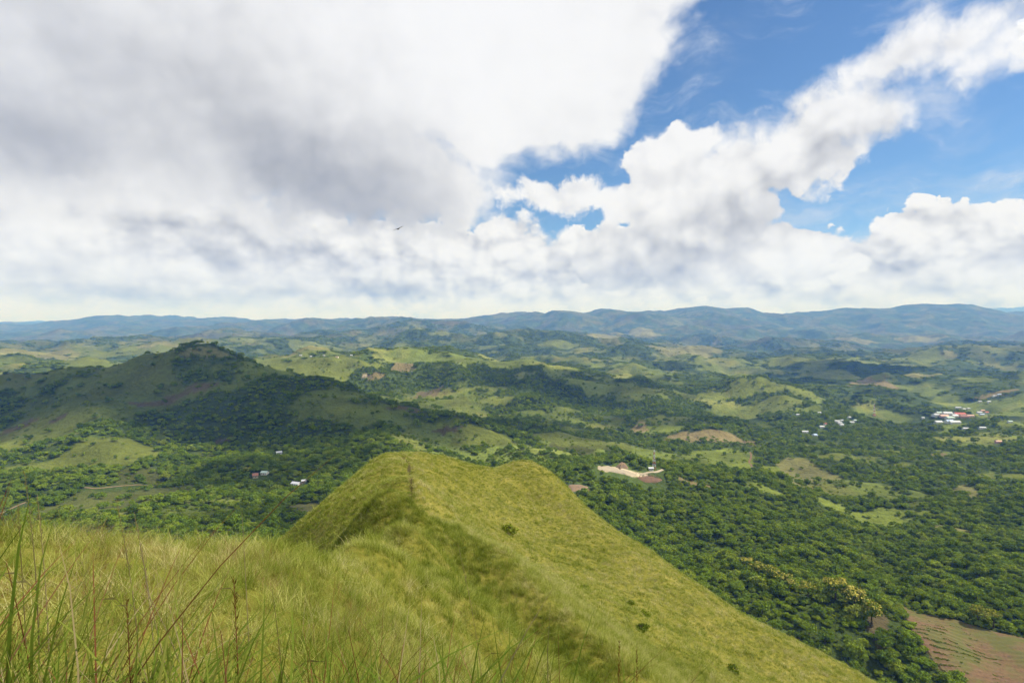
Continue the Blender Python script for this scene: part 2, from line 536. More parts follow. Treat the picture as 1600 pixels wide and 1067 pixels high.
for u, Y, z in ((290, 2000, -250), (480, 1950, -275), (640, 1650, -285), (100, 1950, -235), (550, 4200, -300), (700, 4200, -300), (400, 3900, -300), (850, 3600, -330)):
    _raw(u, Y, z)
for u in (-200, 300, 700, 1100, 1500, 1800): _raw(u, 22000, -250); _raw(u, 45000, -200)
_raw(1570, 26000, 330); _raw(1610, 26000, 420); _raw(1690, 26000, 380); _raw(1500, 26000, 60)
for th in (-130, -100, 100, 130, 180):
    for rr, z in ((150, -210), (1000, -280), (6000, -250), (15000, 100), (40000, 0)):
        pts.append((R(th), math.log(rr))); val.append(z)
tps_land = TPS(pts, np.array(val))

def land_height(x, y):
    r = np.hypot(x, y) + 1e-6
    z = tps_land(np.arctan2(x, y), np.log(np.maximum(r, 60)))
    rel = 0.0
    for k, wl in enumerate((4200., 2100., 1050., 520., 260., 130., 64., 32.)):
        a = wl * (0.085 + 0.015 * sstep(r, 1300, 4000)) * (0.75 + 0.25 * sstep(r, 1600, 2600)) * np.clip(r / (wl * 3.2) - 0.30, 0, 1)
        n = gnoise(x / wl + 3.1 * k, y / wl - 5.7 * k, 40 + k)
        if wl > 200: n = 0.62 * n + 0.7 * (0.42 - np.abs(gnoise(x / wl - 8.1, y / wl + 2.2, 70 + k))) * 1.3   # ridges and ravines
        rel = rel + a * n
    mt = sstep(r, 7500, 10500) * (1 - sstep(r, 15000, 18000))
    rd = 1 - np.abs(gnoise(x / 2600. + 3, y / 3400. + 1, 301)) * 1.7
    rd = 0.6 * rd + 0.4 * (1 - np.abs(gnoise(x / 1100. + 5, y / 1500., 302)) * 1.7)
    z = z + mt * 150.0 * (rd - 0.70)
    hl = np.exp(-(((x + 600) / 900) ** 2 + ((y - 1350) / 420) ** 2) ** 2)                    # spurs and folds of the dark hill and the land behind it
    fold = 0.62 - np.abs(gnoise((x + 0.35 * y) / 330. + 1.7, (y - 0.2 * x) / 520. + 4.1, 311)) * 1.6 + 0.35 * gnoise(x / 150., y / 170., 312)
    z = z + 30.0 * hl * (fold - 0.15)
    md = sstep(r, 1700, 2300) * (1 - sstep(r, 4500, 6500))
    z = z + 42.0 * md * (0.35 - np.abs(gnoise((x + 0.2 * y) / 480. + 7., y / 700. + 2., 313)) * 1.5)
    far = sstep(r, 11500, 13500) * (1 - sstep(r, 17000, 20000))
    return z + rel * (1 - 0.45 * far) 

th = np.concatenate([np.linspace(-180, -58, 42)[:-1], np.linspace(-58, -47, 40)[:-1], np.linspace(-47, 47, 800), np.linspace(47, 58, 40)[1:], np.linspace(58, 180, 42)[1:]])
TH = np.radians(th); NC = len(TH)
RR = np.exp(np.concatenate([np.linspace(math.log(60), math.log(330), 24)[:-1], np.linspace(math.log(330), math.log(20000), 620), np.linspace(math.log(20000), math.log(50000), 30)[1:]]))
NR = len(RR)
gx = RR[:, None] * np.sin(TH)[None]; gy = RR[:, None] * np.cos(TH)[None]
GZ = land_height(gx, gy)
LR, LT = np.log(RR), TH

def land_z(x, y):
    """height of the built sheet (bilinear)"""
    x = np.asarray(x, float); y = np.asarray(y, float)
    i = np.interp(np.log(np.hypot(x, y) + 1e-9), LR, np.arange(NR)); j = np.interp(np.arctan2(x, y), LT, np.arange(NC))
    i0 = np.clip(i.astype(int), 0, NR - 2); j0 = np.clip(j.astype(int), 0, NC - 2)
    a, b = i - i0, j - j0
    return (GZ[i0, j0] * (1 - a) * (1 - b) + GZ[i0 + 1, j0] * a * (1 - b) + GZ[i0, j0 + 1] * (1 - a) * b + GZ[i0 + 1, j0 + 1] * a * b)

def hit(u, v, rmin=300.0):
    """where the line of sight through (u, v) first meets the land"""
    a, _, c = ray(u, v)
    t = np.exp(np.linspace(math.log(rmin), math.log(45000), 4000)); n = math.hypot(a, 1)
    z = land_z(a * t / n, t / n)
    k = np.argmax(z >= c * t / n)
    if z[k] < c * t[k] / n: k = len(t) - 1
    return np.array((a * t[k] / n, t[k] / n, z[k]))

def project(x, y, z):
    b = y * math.cos(PITCH) - z * math.sin(PITCH); h = y * math.sin(PITCH) + z * math.cos(PITCH)
    return 800 + F * x / b, 533.5 - F * h / b

# ---- land cover: patches (centre u, v; half sizes in px there; kind) laid on the ground
PATCH = [
 (150, 712, 105, 40, 'pasture'), (185, 786, 110, 22, 'dull'), (60, 690, 60, 22, 'pasture'), (215, 745, 40, 22, 'dull'), (40, 590, 60, 9, 'pasture'),
 (170, 575, 20, 6, 'pasture'), (345, 690, 20, 5, 'brown'), (320, 604, 22, 6, 'brown'), (265, 625, 50, 6, 'brown'), (30, 668, 26, 5, 'brown'), (90, 655, 16, 5, 'brown'),
 (640, 640, 30, 5, 'brown'), (700, 672, 22, 7, 'brown'), (672, 614, 22, 7, 'brown'), (715, 628, 24, 10, 'pasture'), (775, 626, 34, 10, 'pasture'), (760, 690, 60, 14, 'pasture'),
 (590, 588, 16, 6, 'tan'), (630, 577, 22, 8, 'tan'), (575, 590, 12, 4, 'pale'), (470, 580, 45, 12, 'pasture'), (540, 570, 60, 8, 'pasture'), (520, 590, 30, 8, 'pasture'), (430, 572, 40, 8, 'pasture'),
 (1110, 683, 78, 13, 'tan'), (1000, 670, 15, 9, 'tan'), (1050, 655, 48, 7, 'pasture'), (1040, 668, 50, 5, 'bright'), (930, 690, 70, 8, 'pasture'), (1135, 712, 55, 16, 'bright'),
 (860, 683, 60, 9, 'pasture'), (890, 700, 50, 9, 'dull'), (1210, 628, 70, 14, 'pasture'), (1250, 640, 40, 7, 'bright'), (1255, 748, 52, 17, 'straw'), (1215, 735, 26, 10, 'bright'),
 (1290, 785, 34, 10, 'bright'), (1325, 800, 34, 10, 'bright'), (1380, 818, 44, 12, 'bright'), (1420, 800, 34, 7, 'bright'), (1490, 828, 30, 9, 'straw'), (1510, 765, 16, 16, 'straw'),
 (1470, 710, 12, 4, 'tan'), (1390, 705, 22, 4, 'bright'), (1330, 720, 60, 6, 'pasture'), (1590, 683, 22, 5, 'bright'), (1470, 675, 22, 4, 'bright'), (1560, 745, 40, 7, 'pasture'),
 (1300, 585, 60, 5, 'pasture'), (1430, 585, 45, 6, 'straw'), (1200, 604, 80, 7, 'pasture'), (1370, 603, 40, 4, 'tan'), (1100, 618, 50, 6, 'pasture'), (1150, 610, 40, 5, 'straw'),
 (1000, 610, 40, 5, 'pasture'), (1440, 565, 60, 8, 'pasture'), (1250, 560, 70, 6, 'pasture'), (1340, 532, 30, 5, 'straw'), (1440, 530, 36, 5, 'straw'), (1480, 553, 12, 8, 'straw'),
 (480, 542, 40, 5, 'straw'), (1060, 545, 60, 6, 'straw'), (880, 540, 60, 7, 'pasture'), (940, 525, 30, 6, 'straw'), (1000, 520, 40, 6, 'straw'), (1570, 610, 40, 4, 'tan'),
 (200, 552, 60, 6, 'pasture'), (120, 562, 70, 6, 'pasture'), (240, 540, 60, 5, 'straw'), (60, 556, 50, 5, 'straw'), (330, 552, 40, 4, 'straw'),
 (1015, 748, 22, 5, 'brown'), (1085, 755, 30, 4, 'tan'), (905, 763, 17, 5, 'red'), (955, 733, 24, 5, 'pale'), (985, 738, 26, 3, 'pale'),
 (1195, 765, 40, 8, 'bright'), (1370, 972, 18, 30, 'brown'), (480, 792, 26, 12, 'straw')]
KIND = {'pasture': (0.125, 0.145, 0.026), 'bright': (0.135, 0.165, 0.026), 'dull': (0.085, 0.095, 0.024), 'straw': (0.17, 0.165, 0.055), 'tan': (0.185, 0.150, 0.065),
        'brown': (0.105, 0.085, 0.040), 'red': (0.20, 0.125, 0.07), 'pale': (0.46, 0.37, 0.25)}
patches = []
for u, v, ru, rv, kind in PATCH:
    c0 = hit(u, v); d = c0[1]
    n, f_ = hit(u, v + rv * 0.8), hit(u, v - rv * 0.8)
    ry = min(max(abs(c0[1] - n[1]), min(abs(f_[1] - c0[1]), 2.2 * abs(c0[1] - n[1])), ru / F * d * 0.35), 6 * ru / F * d)
    patches.append((c0[0], c0[1], ru / F * d, ry, kind))
FIELD = np.array([hit(u, v) for u, v in ((1405, 945), (1440, 960), (1520, 978), (1640, 1010), (1640, 1110), (1520, 1085), (1460, 1035), (1425, 990))])

def in_poly(x, y, poly):
    r = np.zeros(np.shape(x), bool); n = len(poly)
    for i in range(n):
        x1, y1 = poly[i][0], poly[i][1]; x2, y2 = poly[i - 1][0], poly[i - 1][1]
        c = ((y1 > y) != (y2 > y)) & (x < (x2 - x1) * (y - y1) / (y2 - y1 + 1e-9) + x1)
        r ^= c
    return r

def open_ground(x, y):
    """(weight, kind index) of the clearings at ground points"""
    w = np.zeros(np.shape(x)); kd = np.full(np.shape(x), -1)
    nx = fbm(x, y, 60., 4, 5); 
    for k, (cx, cy_, rx, ry, kind) in enumerate(patches):
        m_ = (np.abs(x - cx) < 1.7 * rx) & (np.abs(y - cy_) < 1.7 * ry)
        if not m_.any(): continue
        ang = -math.atan2(cx, cy_); 
        ddx, ddy = x[m_] - cx, y[m_] - cy_
        ex = (ddx * math.cos(ang) + ddy * math.sin(ang)) / rx; ey = (-ddx * math.sin(ang) + ddy * math.cos(ang)) / ry
        nz = fbm(x[m_] / rx, y[m_] / ry, 0.8, 4, 90 + k)
        s_ = 1 - sstep(np.hypot(ex, ey) + 0.42 * nz, 0.80, 0.98)
        cur = w[m_]; up = s_ > cur
        cur[up] = s_[up]; w[m_] = cur
        kk = kd[m_]; kk[up] = k; kd[m_] = kk
    return w, kd

def wood_mask(x, y):
    """0..1 how wooded the ground is, clearings aside"""
    r = np.hypot(x, y)
    n = fbm(x, y, 420., 5, 21, 0.6) + 0.35 * fbm(x, y, 1500., 2, 33)
    t = np.interp(r, [0, 900, 1400, 2200, 3500, 7000, 12000, 16000], [-0.70, -0.62, -0.36, -0.18, -0.22, -0.15, -0.05, -0.2])
    hill = np.exp(-(((x + 650) / 700) ** 2 + ((y - 1420) / 330) ** 2) * 1.2)      # the dark hill is part grass
    t = t + hill * 0.85
    t = t + 0.25 * sstep(-x / r, 0.0, 0.5) * sstep(r, 2000, 4000) * (1 - sstep(r, 8000, 11000))
    return sstep(n, t - 0.14, t + 0.14)

fx, fy = gx.ravel(), gy.ravel()
W = wood_mask(fx, fy); OW, OK_ = open_ground(fx, fy)
past = fbm(fx, fy, 700., 4, 3, 0.6)[:, None]; warm = fbm(fx, fy, 260., 4, 8, 0.6)[:, None]
grassy = np.array((0.125, 0.155, 0.030)) * (1 + 0.35 * past) + np.clip(warm, 0, 1) * np.array((0.085, 0.055, 0.020))
wood = np.array((0.056, 0.080, 0.018)) * (1 + 0.35 * warm)
onhill = np.exp(-(((fx + 650) / 800) ** 2 + ((fy - 1420) / 400) ** 2))[:, None]
grassy = grassy * (1 - 0.8 * onhill) + 0.8 * onhill * np.array((0.105, 0.135, 0.020)) * (1 + 0.3 * past)
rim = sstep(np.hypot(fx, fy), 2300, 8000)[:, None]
grassy = grassy * (1 - 0.45 * rim) + rim * np.array((0.02, 0.012, 0.012))  # grass colour darkened with distance to stand in for cloud shadow far off
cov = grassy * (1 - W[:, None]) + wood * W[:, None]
kc = np.array([KIND[p_[4]] for p_ in patches] + [(0, 0, 0)])
cov = cov * (1 - OW[:, None]) + kc[OK_] * (1 + 0.25 * warm) * OW[:, None]
fld = in_poly(fx, fy, FIELD)
cov[fld] = (0.16, 0.105, 0.06)
cov = np.clip(cov, 0.01, 0.6)
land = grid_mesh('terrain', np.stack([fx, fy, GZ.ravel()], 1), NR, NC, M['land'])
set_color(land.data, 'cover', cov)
tag(land, kind='structure')

# ------------------------------------------------------------------ the grass hill in front
hp = []
def H(u, v, Y, dz=0.0):
    q = P(u, v, Y); hp.append((q[0], q[1], q[2] + dz))
for x, y, z in ((0, 0, -1.62), (0, -14, 0.6), (-16, -14, 0.2), (16, -14, -3.5), (-5, 2, -1.75), (1.5, 1, -1.95), (4, 3, -4.2), (-2.5, 4, -2.45), (0, 2.5, -2.35), (0, 5.5, -4.3), (5, 6, -7.2), (9, 3, -7.6), (10, 9, -12), (0, 10, -7.3), (0, 20, -13.6)):
    hp.append((x, y, z))
# knoll brow
for u, v, Y in ((-150, 848, 8), (0, 852, 9), (140, 868, 10.5), (300, 856, 12), (440, 856, 15), (540, 850, 20)): H(u, v, Y, -0.15)
for x, y, z in ((-14, 14, -9.5), (-22, 8, -8), (-10, 20, -15.5), (-4, 27, -17.5), (-9, 36, -25), (-20, 30, -25), (-40, 10, -22), (-60, 40, -48), (-30, 60, -46), (-18, 50, -32), (-55, 80, -66),
                (-100, 20, -75), (-100, 100, -105), (-45, -25, -14), (-100, -40, -60)):
    hp.append((x, y, z))
# back of the ridge from the knoll to the peak
for u, v, Y in ((596, 842, 30), (612, 818, 46), (628, 786, 68), (640, 760, 88), (636, 728, 112), (618, 708, 130), (655, 709, 132)): H(u, v, Y)
# left flank of the peak
for u, v, Y in ((590, 713, 130), (560, 738, 126), (530, 768, 121), (500, 795, 115), (465, 826, 108), (585, 760, 100), (560, 800, 84), (530, 826, 82), (600, 800, 70), (430, 850, 104)): H(u, v, Y)
# crest to the right, second bump, spur running down to the right
SP = ((700, 717, 140), (740, 726, 150), (790, 730, 158), (828, 724, 165), (862, 742, 160), (930, 803, 142), (1000, 853, 131), (1100, 922, 117), (1230, 993, 106), (1360, 1069, 97), (1500, 1150, 90))
for u, v, Y in SP: H(u, v, Y)
# face between crest and spur
for u, v, Y in ((750, 800, 112), (700, 770, 112), (850, 830, 120), (810, 775, 138), (800, 870, 92), (900, 900, 97), (1000, 960, 86), (1100, 1000, 90), (1200, 1050, 88), (1050, 925, 106), (930, 850, 118)): H(u, v, Y)
# spur running down towards the viewer's right, the gully left of it, the slope right of it
CREST = ((655, 782, 85), (697, 842, 72), (745, 868, 66), (789, 892, 62), (828, 944, 55), (874, 990, 50), (945, 1047, 45), (1010, 1110, 41))
for u, v, Y in CREST: H(u, v, Y)
for u, v, Y in ((650, 852, 70), (650, 882, 55), (650, 908, 38), (648, 933, 26), (645, 962, 18), (640, 1003, 12), (640, 1067, 8), (738, 928, 54), (740, 960, 42), (740, 990, 30), (740, 1024, 20), (735, 1067, 12.5), (822, 1003, 48), (822, 1034, 38), (820, 1067, 28)): H(u, v, Y)
for u, v, Y in ((860, 905, 79), (930, 968, 67), (1000, 1022, 61), (1065, 1078, 57), (1260, 1085, 82)): H(u, v, Y)
for u, v, Y in ((560, 1000, 7), (560, 940, 11), (560, 892, 17), (575, 862, 24)): H(u, v, Y)
for x, y, z in ((26, 20, -30), (42, 35, -43), (62, 55, -55), (110, 60, -95), (100, 20, -85), (50, -10, -40), (120, -40, -100)): hp.append((x, y, z))
# behind the crest the hill falls away
for u, v, Y in SP[:-1] + ((590, 713, 130), (530, 768, 121), (465, 826, 108), (620, 708, 130)):
    q = P(u, v, Y)
    for k, dz in ((1.22, 20.0), (1.55, 56.0), (2.0, 105)): hp.append((q[0] * k, q[1] * k, q[2] - dz + (0 if k < 1.5 else 4)))
hp = np.array(hp)
tps_hill = TPS(hp[:, :2] / 50, hp[:, 2], 1e-5)

def line_dist(x, y, line):
    d = np.full(np.shape(x), 1e9)
    for a, b in zip(line[:-1], line[1:]):
        ax, ay, bx, by = a[0], a[1], b[0], b[1]
        t = np.clip(((x - ax) * (bx - ax) + (y - ay) * (by - ay)) / ((bx - ax) ** 2 + (by - ay) ** 2), 0, 1)
        d = np.minimum(d, np.hypot(x - ax - t * (bx - ax), y - ay - t * (by - ay)))
    return d
CRL = [P(u, v, Y) for u, v, Y in ((618, 708, 130), (636, 728, 112), (642, 758, 95)) + CREST]

def hill_z(x, y):
    x = np.asarray(x, float); y = np.asarray(y, float)
    d = np.hypot(x, y)
    z = tps_hill(x / 50, y / 50)
    n = 0.9 * gnoise(x / 22., y / 30., 201) + 0.45 * gnoise(x / 9., y / 13., 202) + 0.22 * gnoise(x / 3.7, y / 4.5, 203) + 0.1 * gnoise(x / 1.6, y / 1.6, 204)
    n = n + 0.8 * gnoise((x * 0.8 + y * 0.5) / 7.5, (y * 0.8 - x * 0.5) / 30., 205) * sstep(x, 2, 30)        # rills down the right flank
    z = z + 0.75 * n * np.clip((d - 3) / 60, 0.05, 1)
    z = z + 2.3 * np.exp(-np.hypot(line_dist(x, y, CRL), 0.5) / (4.0 + 0.1 * np.maximum(d - 55, 0))) * sstep(d, 25, 45) * (1 - sstep(d, 72, 128))
    edge = np.maximum(0, d - 215.0)
    return z - edge * 0.9

hill_exact = hill_z
PATH = [P(u, v, Y) for u, v, Y in ((640, 775, 80), (642, 765, 85), (641, 745, 98), (640, 728, 112), (629, 714, 122), (624, 708, 129))]
def path_dist(x, y): return line_dist(x, y, PATH)
hth = np.radians(np.concatenate([np.linspace(-180, -56, 60)[:-1], np.linspace(-56, 56, 460), np.linspace(56, 180, 60)[1:]]))
hr = np.concatenate([[0.05], np.exp(np.linspace(math.log(0.6), math.log(420), 420))])
hx = hr[:, None] * np.sin(hth)[None]; hy = hr[:, None] * np.cos(hth)[None]
HZ = hill_z(hx, hy)
pd = path_dist(hx, hy) + 0.25 * gnoise(hx / 6., hy / 6., 77)
HZ = HZ - 0.3 * np.exp(-(pd / 0.45) ** 2)
HZ = np.maximum(HZ, -330)
hill = grid_mesh('grassy_hill', np.stack([hx.ravel(), hy.ravel(), HZ.ravel()], 1), len(hr), len(hth), M['turf'])
set_color(hill.data, 'path', np.repeat(np.exp(-(pd.ravel() / 0.35) ** 2)[:, None], 3, 1))
tag(hill, kind='structure')

def hill_z(x, y):
    """height of the built hill sheet (bilinear)"""
    x = np.asarray(x, float); y = np.asarray(y, float)
    i = np.interp(np.hypot(x, y), hr, np.arange(len(hr))); j = np.interp(np.arctan2(x, y), hth, np.arange(len(hth)))
    i0 = np.clip(i.astype(int), 0, len(hr) - 2); j0 = np.clip(j.astype(int), 0, len(hth) - 2)
    a, b = i - i0, j - j0
    return (HZ[i0, j0] * (1 - a) * (1 - b) + HZ[i0 + 1, j0] * a * (1 - b) + HZ[i0, j0 + 1] * (1 - a) * b + HZ[i0 + 1, j0 + 1] * a * b)

# ------------------------------------------------------------------ clouds overhead whose shade lies on the land
def cloud(name, gxc, gyc, gz0, rx, ry, rz, seed, alt=1900.0, dens=0.006):
    """a cumulus above the frame, placed so that its shadow falls round a ground point"""
    k = (alt - gz0) / SUN.z
    c0 = Vector((gxc, gyc, gz0)) + SUN * k
    bm = bmesh.new(); bmesh.ops.create_icosphere(bm, subdivisions=5, radius=1.0)
    for v in bm.verts:
        d = v.co.normalized(); q = d * 1.0
        n = 0.0; a = 0.46; fr = 1.5
        for o_ in range(4):
            n += a * mnoise.noise((q * fr + Vector((seed * 7.3, o_ * 3.1, seed)))) ; a *= 0.55; fr *= 2.1
        s_ = 1.0 + n
        zz = d.z * s_ * rz
        if zz < 0: zz *= 0.35
        v.co = Vector((d.x * s_ * rx, d.y * s_ * ry, zz))
    me = bpy.data.meshes.new(name); bm.to_mesh(me); bm.free()
    me.polygons.foreach_set('use_smooth', [True] * len(me.polygons))
    me.materials.append(M['cloud'])
    o = bpy.data.objects.new(name, me); o.location = c0; C.objects.link(o)
    return tag(o, kind='structure')
import bmesh
from mathutils import noise as mnoise
m = material('cloud_vapour'); M['cloud'] = m
n = X.tree.nodes.new('ShaderNodeVolumePrincipled')
n.inputs['Color'].default_value = (0.98, 0.98, 0.98, 1); n.inputs['Density'].default_value = 0.008
n.inputs['Anisotropy'].default_value = 0.5
o_ = X.tree.nodes.new('ShaderNodeOutputMaterial'); X.tree.links.new(n.outputs[0], o_.inputs['Volume'])
for spec in ((-560, 1450, -180, 800, 330, 220, 1), (-1300, 1500, -200, 560, 330, 220, 2), (-330, 1170, -240, 260, 170, 200, 9), (-360, 880, -235, 150, 100, 120, 10),
             (300, 2350, -280, 430, 300, 180, 3), (560, 1750, -300, 260, 120, 120, 11),
             (2150, 3500, -345, 560, 300, 200, 5), (2700, 2700, -345, 420, 200, 150, 6), (1500, 2900, -350, 420, 150, 150, 7), (-180, 640, -225, 190, 80, 100, 12)):
    cloud('cloud', *spec)

# ------------------------------------------------------------------ scattering by geometry nodes
def scatter_group(name, coll):
    ng = bpy.data.node_groups.new(name, 'GeometryNodeTree')
    ng.interface.new_socket('Geometry', in_out='INPUT', socket_type='NodeSocketGeometry')
    ng.interface.new_socket('Geometry', in_out='OUTPUT', socket_type='NodeSocketGeometry')
    N_, L_ = ng.nodes, ng.links
    gi, go = N_.new('NodeGroupInput'), N_.new('NodeGroupOutput')
    ci = N_.new('GeometryNodeCollectionInfo'); ci.inputs['Collection'].default_value = coll
    ci.inputs['Separate Children'].default_value = True; ci.inputs['Reset Children'].default_value = True
    ip = N_.new('GeometryNodeInstanceOnPoints'); ip.inputs['Pick Instance'].default_value = True
    def na(nm, ty):
        a = N_.new('GeometryNodeInputNamedAttribute'); a.data_type = ty; a.inputs['Name'].default_value = nm
        return a.outputs['Attribute']
    L_.new(gi.outputs[0], ip.inputs['Points']); L_.new(ci.outputs[0], ip.inputs['Instance'])
    L_.new(na('pick', 'INT'), ip.inputs['Instance Index']); L_.new(na('rot', 'FLOAT_VECTOR'), ip.inputs['Rotation'])
    L_.new(na('size', 'FLOAT_VECTOR'), ip.inputs['Scale']); L_.new(ip.outputs[0], go.inputs[0])
    return ng

def scatter(name, pos, rot, size, pick, protos, label=None, cat=None, tint=None):
    coll = bpy.data.collections.new(name + '_kinds')
    for i, o in enumerate(protos):
        if coll.objects.get(o.name) is None: coll.objects.link(o)
    me = bpy.data.meshes.new(name); n = len(pos)
    me.vertices.add(n); me.vertices.foreach_set('co', np.asarray(pos, np.float32).ravel())
    for nm, ty, key, dat in (('rot', 'FLOAT_VECTOR', 'vector', rot), ('size', 'FLOAT_VECTOR', 'vector', size), ('pick', 'INT', 'value', pick)):
        a = me.attributes.new(nm, ty, 'POINT')
        a.data.foreach_set(key, np.asarray(dat, np.int32 if ty == 'INT' else np.float32).ravel())
    if tint is not None:
        a = me.attributes.new('tint', 'FLOAT', 'POINT'); a.data.foreach_set('value', np.asarray(tint, np.float32))
    o = bpy.data.objects.new(name, me); C.objects.link(o)
    md = o.modifiers.new('scatter', 'NODES'); md.node_group = scatter_group(name, coll)
    return tag(o, label, cat, kind='stuff')

# ------------------------------------------------------------------ crowns of leaves
def crown_data(seed, cards, card, lobes, flat=0.72, top_only=False, jitter=0.55):
    """leaf clumps over a set of lobes; unit crown, 1 wide, standing on z = 0"""
    g = np.random.default_rng(seed)
    a = g.uniform(0, 2 * math.pi, lobes); rr = 0.36 * np.sqrt(g.uniform(0.05, 1, lobes))
    lz = g.uniform(0.18, 0.62, lobes) * flat * (1.15 - rr)
    lc = np.stack([rr * np.cos(a), rr * np.sin(a), lz + 0.1], 1); lr = g.uniform(0.09, 0.24, lobes)
    k = g.integers(0, lobes, cards)
    d = g.normal(size=(cards, 3)); d /= np.linalg.norm(d, axis=1)[:, None]
    d[:, 2] = np.where(d[:, 2] < -0.35, -d[:, 2], d[:, 2])
    if top_only: d[:, 2] = np.abs(d[:, 2]) * 0.8 + 0.25
    c = lc[k] + d * (lr[k] * g.uniform(0.72, 1.12, cards))[:, None] * np.array((1, 1, flat))
    if top_only: c[:, 2] += 0.02
    nrm = d + g.normal(size=(cards, 3)) * jitter; nrm /= np.linalg.norm(nrm, axis=1)[:, None]
    t = np.cross(nrm, g.normal(size=(cards, 3))); t /= np.linalg.norm(t, axis=1)[:, None]
    b = np.cross(nrm, t); s = card * g.uniform(0.6, 1.35, cards)[:, None]
    q = np.stack([c - t * s - b * s * 0.3, c + b * s * -0.75, c + t * s - b * s * 0.2, c + t * s * 0.4 + b * s * 0.7, c - t * s * 0.6 + b * s * 0.6], 1)
    f = np.arange(cards * 5).reshape(-1, 5)
    return q.reshape(-1, 3), f

def trunk_data(h=0.45, r=0.035, seed=0):
    g = np.random.default_rng(seed); V, Fc = [], []
    def tube(p0, p1, r0, r1, n=6):
        b0 = len(V); ax = (p1 - p0) / np.linalg.norm(p1 - p0)
        u = np.cross(ax, (0.3, 0.9, 0.1)); u /= np.linalg.norm(u); w = np.cross(ax, u)
        for pp, r_ in ((p0, r0), (p1, r1)):
            for i in range(n):
                a = 2 * math.pi * i / n; V.append(pp + r_ * (math.cos(a) * u + math.sin(a) * w))
        for i in range(n): Fc.append((b0 + i, b0 + (i + 1) % n, b0 + n + (i + 1) % n, b0 + n + i))
    top = np.array((0.02, 0.0, h * 0.55))
    tube(np.array((0, 0, -0.12)), top, r * 1.2, r * 0.8)
    for i in range(4):
        a = i * 1.6 + g.uniform(0, 0.8)
        tube(top, np.array((0.22 * math.cos(a), 0.22 * math.sin(a), h * g.uniform(0.85, 1.15))), r * 0.65, r * 0.25, 5)
    return V, Fc

def proto(name, data, mat):
    return mesh_obj(name, data[0], data[1], M[mat], link=False)

crown_hi = [proto('leaf_crown', crown_data(100 + i, 1200, 0.050, 15 + 2 * i, 0.62 + 0.06 * (i % 4)), 'broad_leaves') for i in range(5)]
crown_lo = [proto('small_crown', crown_data(200 + i, 300, 0.088, 8 + i % 3, 0.62 + 0.06 * (i % 4)), 'broad_leaves') for i in range(6)]
bush_lo = [proto('bush_crown', crown_data(300 + i, 220, 0.10, 6, 0.55), 'scrub_leaves') for i in range(4)]
def grove(seed):
    g = np.random.default_rng(seed); V, Fc, b = [], [], 0
    for i in range(8):
        v, f = crown_data(seed * 31 + i, 70, 0.16, 5, 0.7)
        s = g.uniform(0.22, 0.36); v = v * s + np.array((g.uniform(-0.5, 0.5), g.uniform(-0.22, 0.22), 0))
        V.append(v); Fc.append(f + b); b += len(v)
    return np.concatenate(V), np.concatenate(Fc)
groves = [proto('tree_group', grove(400 + i), 'broad_leaves') for i in range(5)]
trunk_me = proto('trunk', trunk_data(), 'bark').data

# ------------------------------------------------------------------ houses (placed first so that the trees keep clear of them)
for nm, c_ in (('white_roof', (0.55, 0.56, 0.58)), ('grey_roof', (0.42, 0.44, 0.46)), ('red_roof', (0.42, 0.115, 0.075)), ('rust_roof', (0.30, 0.145, 0.10)),
               ('green_roof', (0.42, 0.52, 0.44)), ('peach_roof', (0.56, 0.36, 0.26)), ('blue_roof', (0.40, 0.50, 0.64)),
               ('white_wall', (0.72, 0.70, 0.66)), ('cream_wall', (0.62, 0.53, 0.38)), ('pink_wall', (0.58, 0.36, 0.30)), ('wood_door', (0.14, 0.075, 0.04)), ('dark_glass', (0.035, 0.045, 0.055)), ('steel', (0.42, 0.43, 0.44)),
               ('mast_red', (0.46, 0.07, 0.05)), ('mast_white', (0.72, 0.72, 0.70))):
    plain(nm, c_, 0.75 if 'glass' not in nm else 0.2, 0.12, 0.6)

def box_v(x0, x1, y0, y1, z0, z1):
    v = [(x, y, z) for z in (z0, z1) for y in (y0, y1) for x in (x0, x1)]
    f = [(0, 2, 3, 1), (4, 5, 7, 6), (0, 1, 5, 4), (2, 6, 7, 3), (0, 4, 6, 2), (1, 3, 7, 5)]
    return v, f

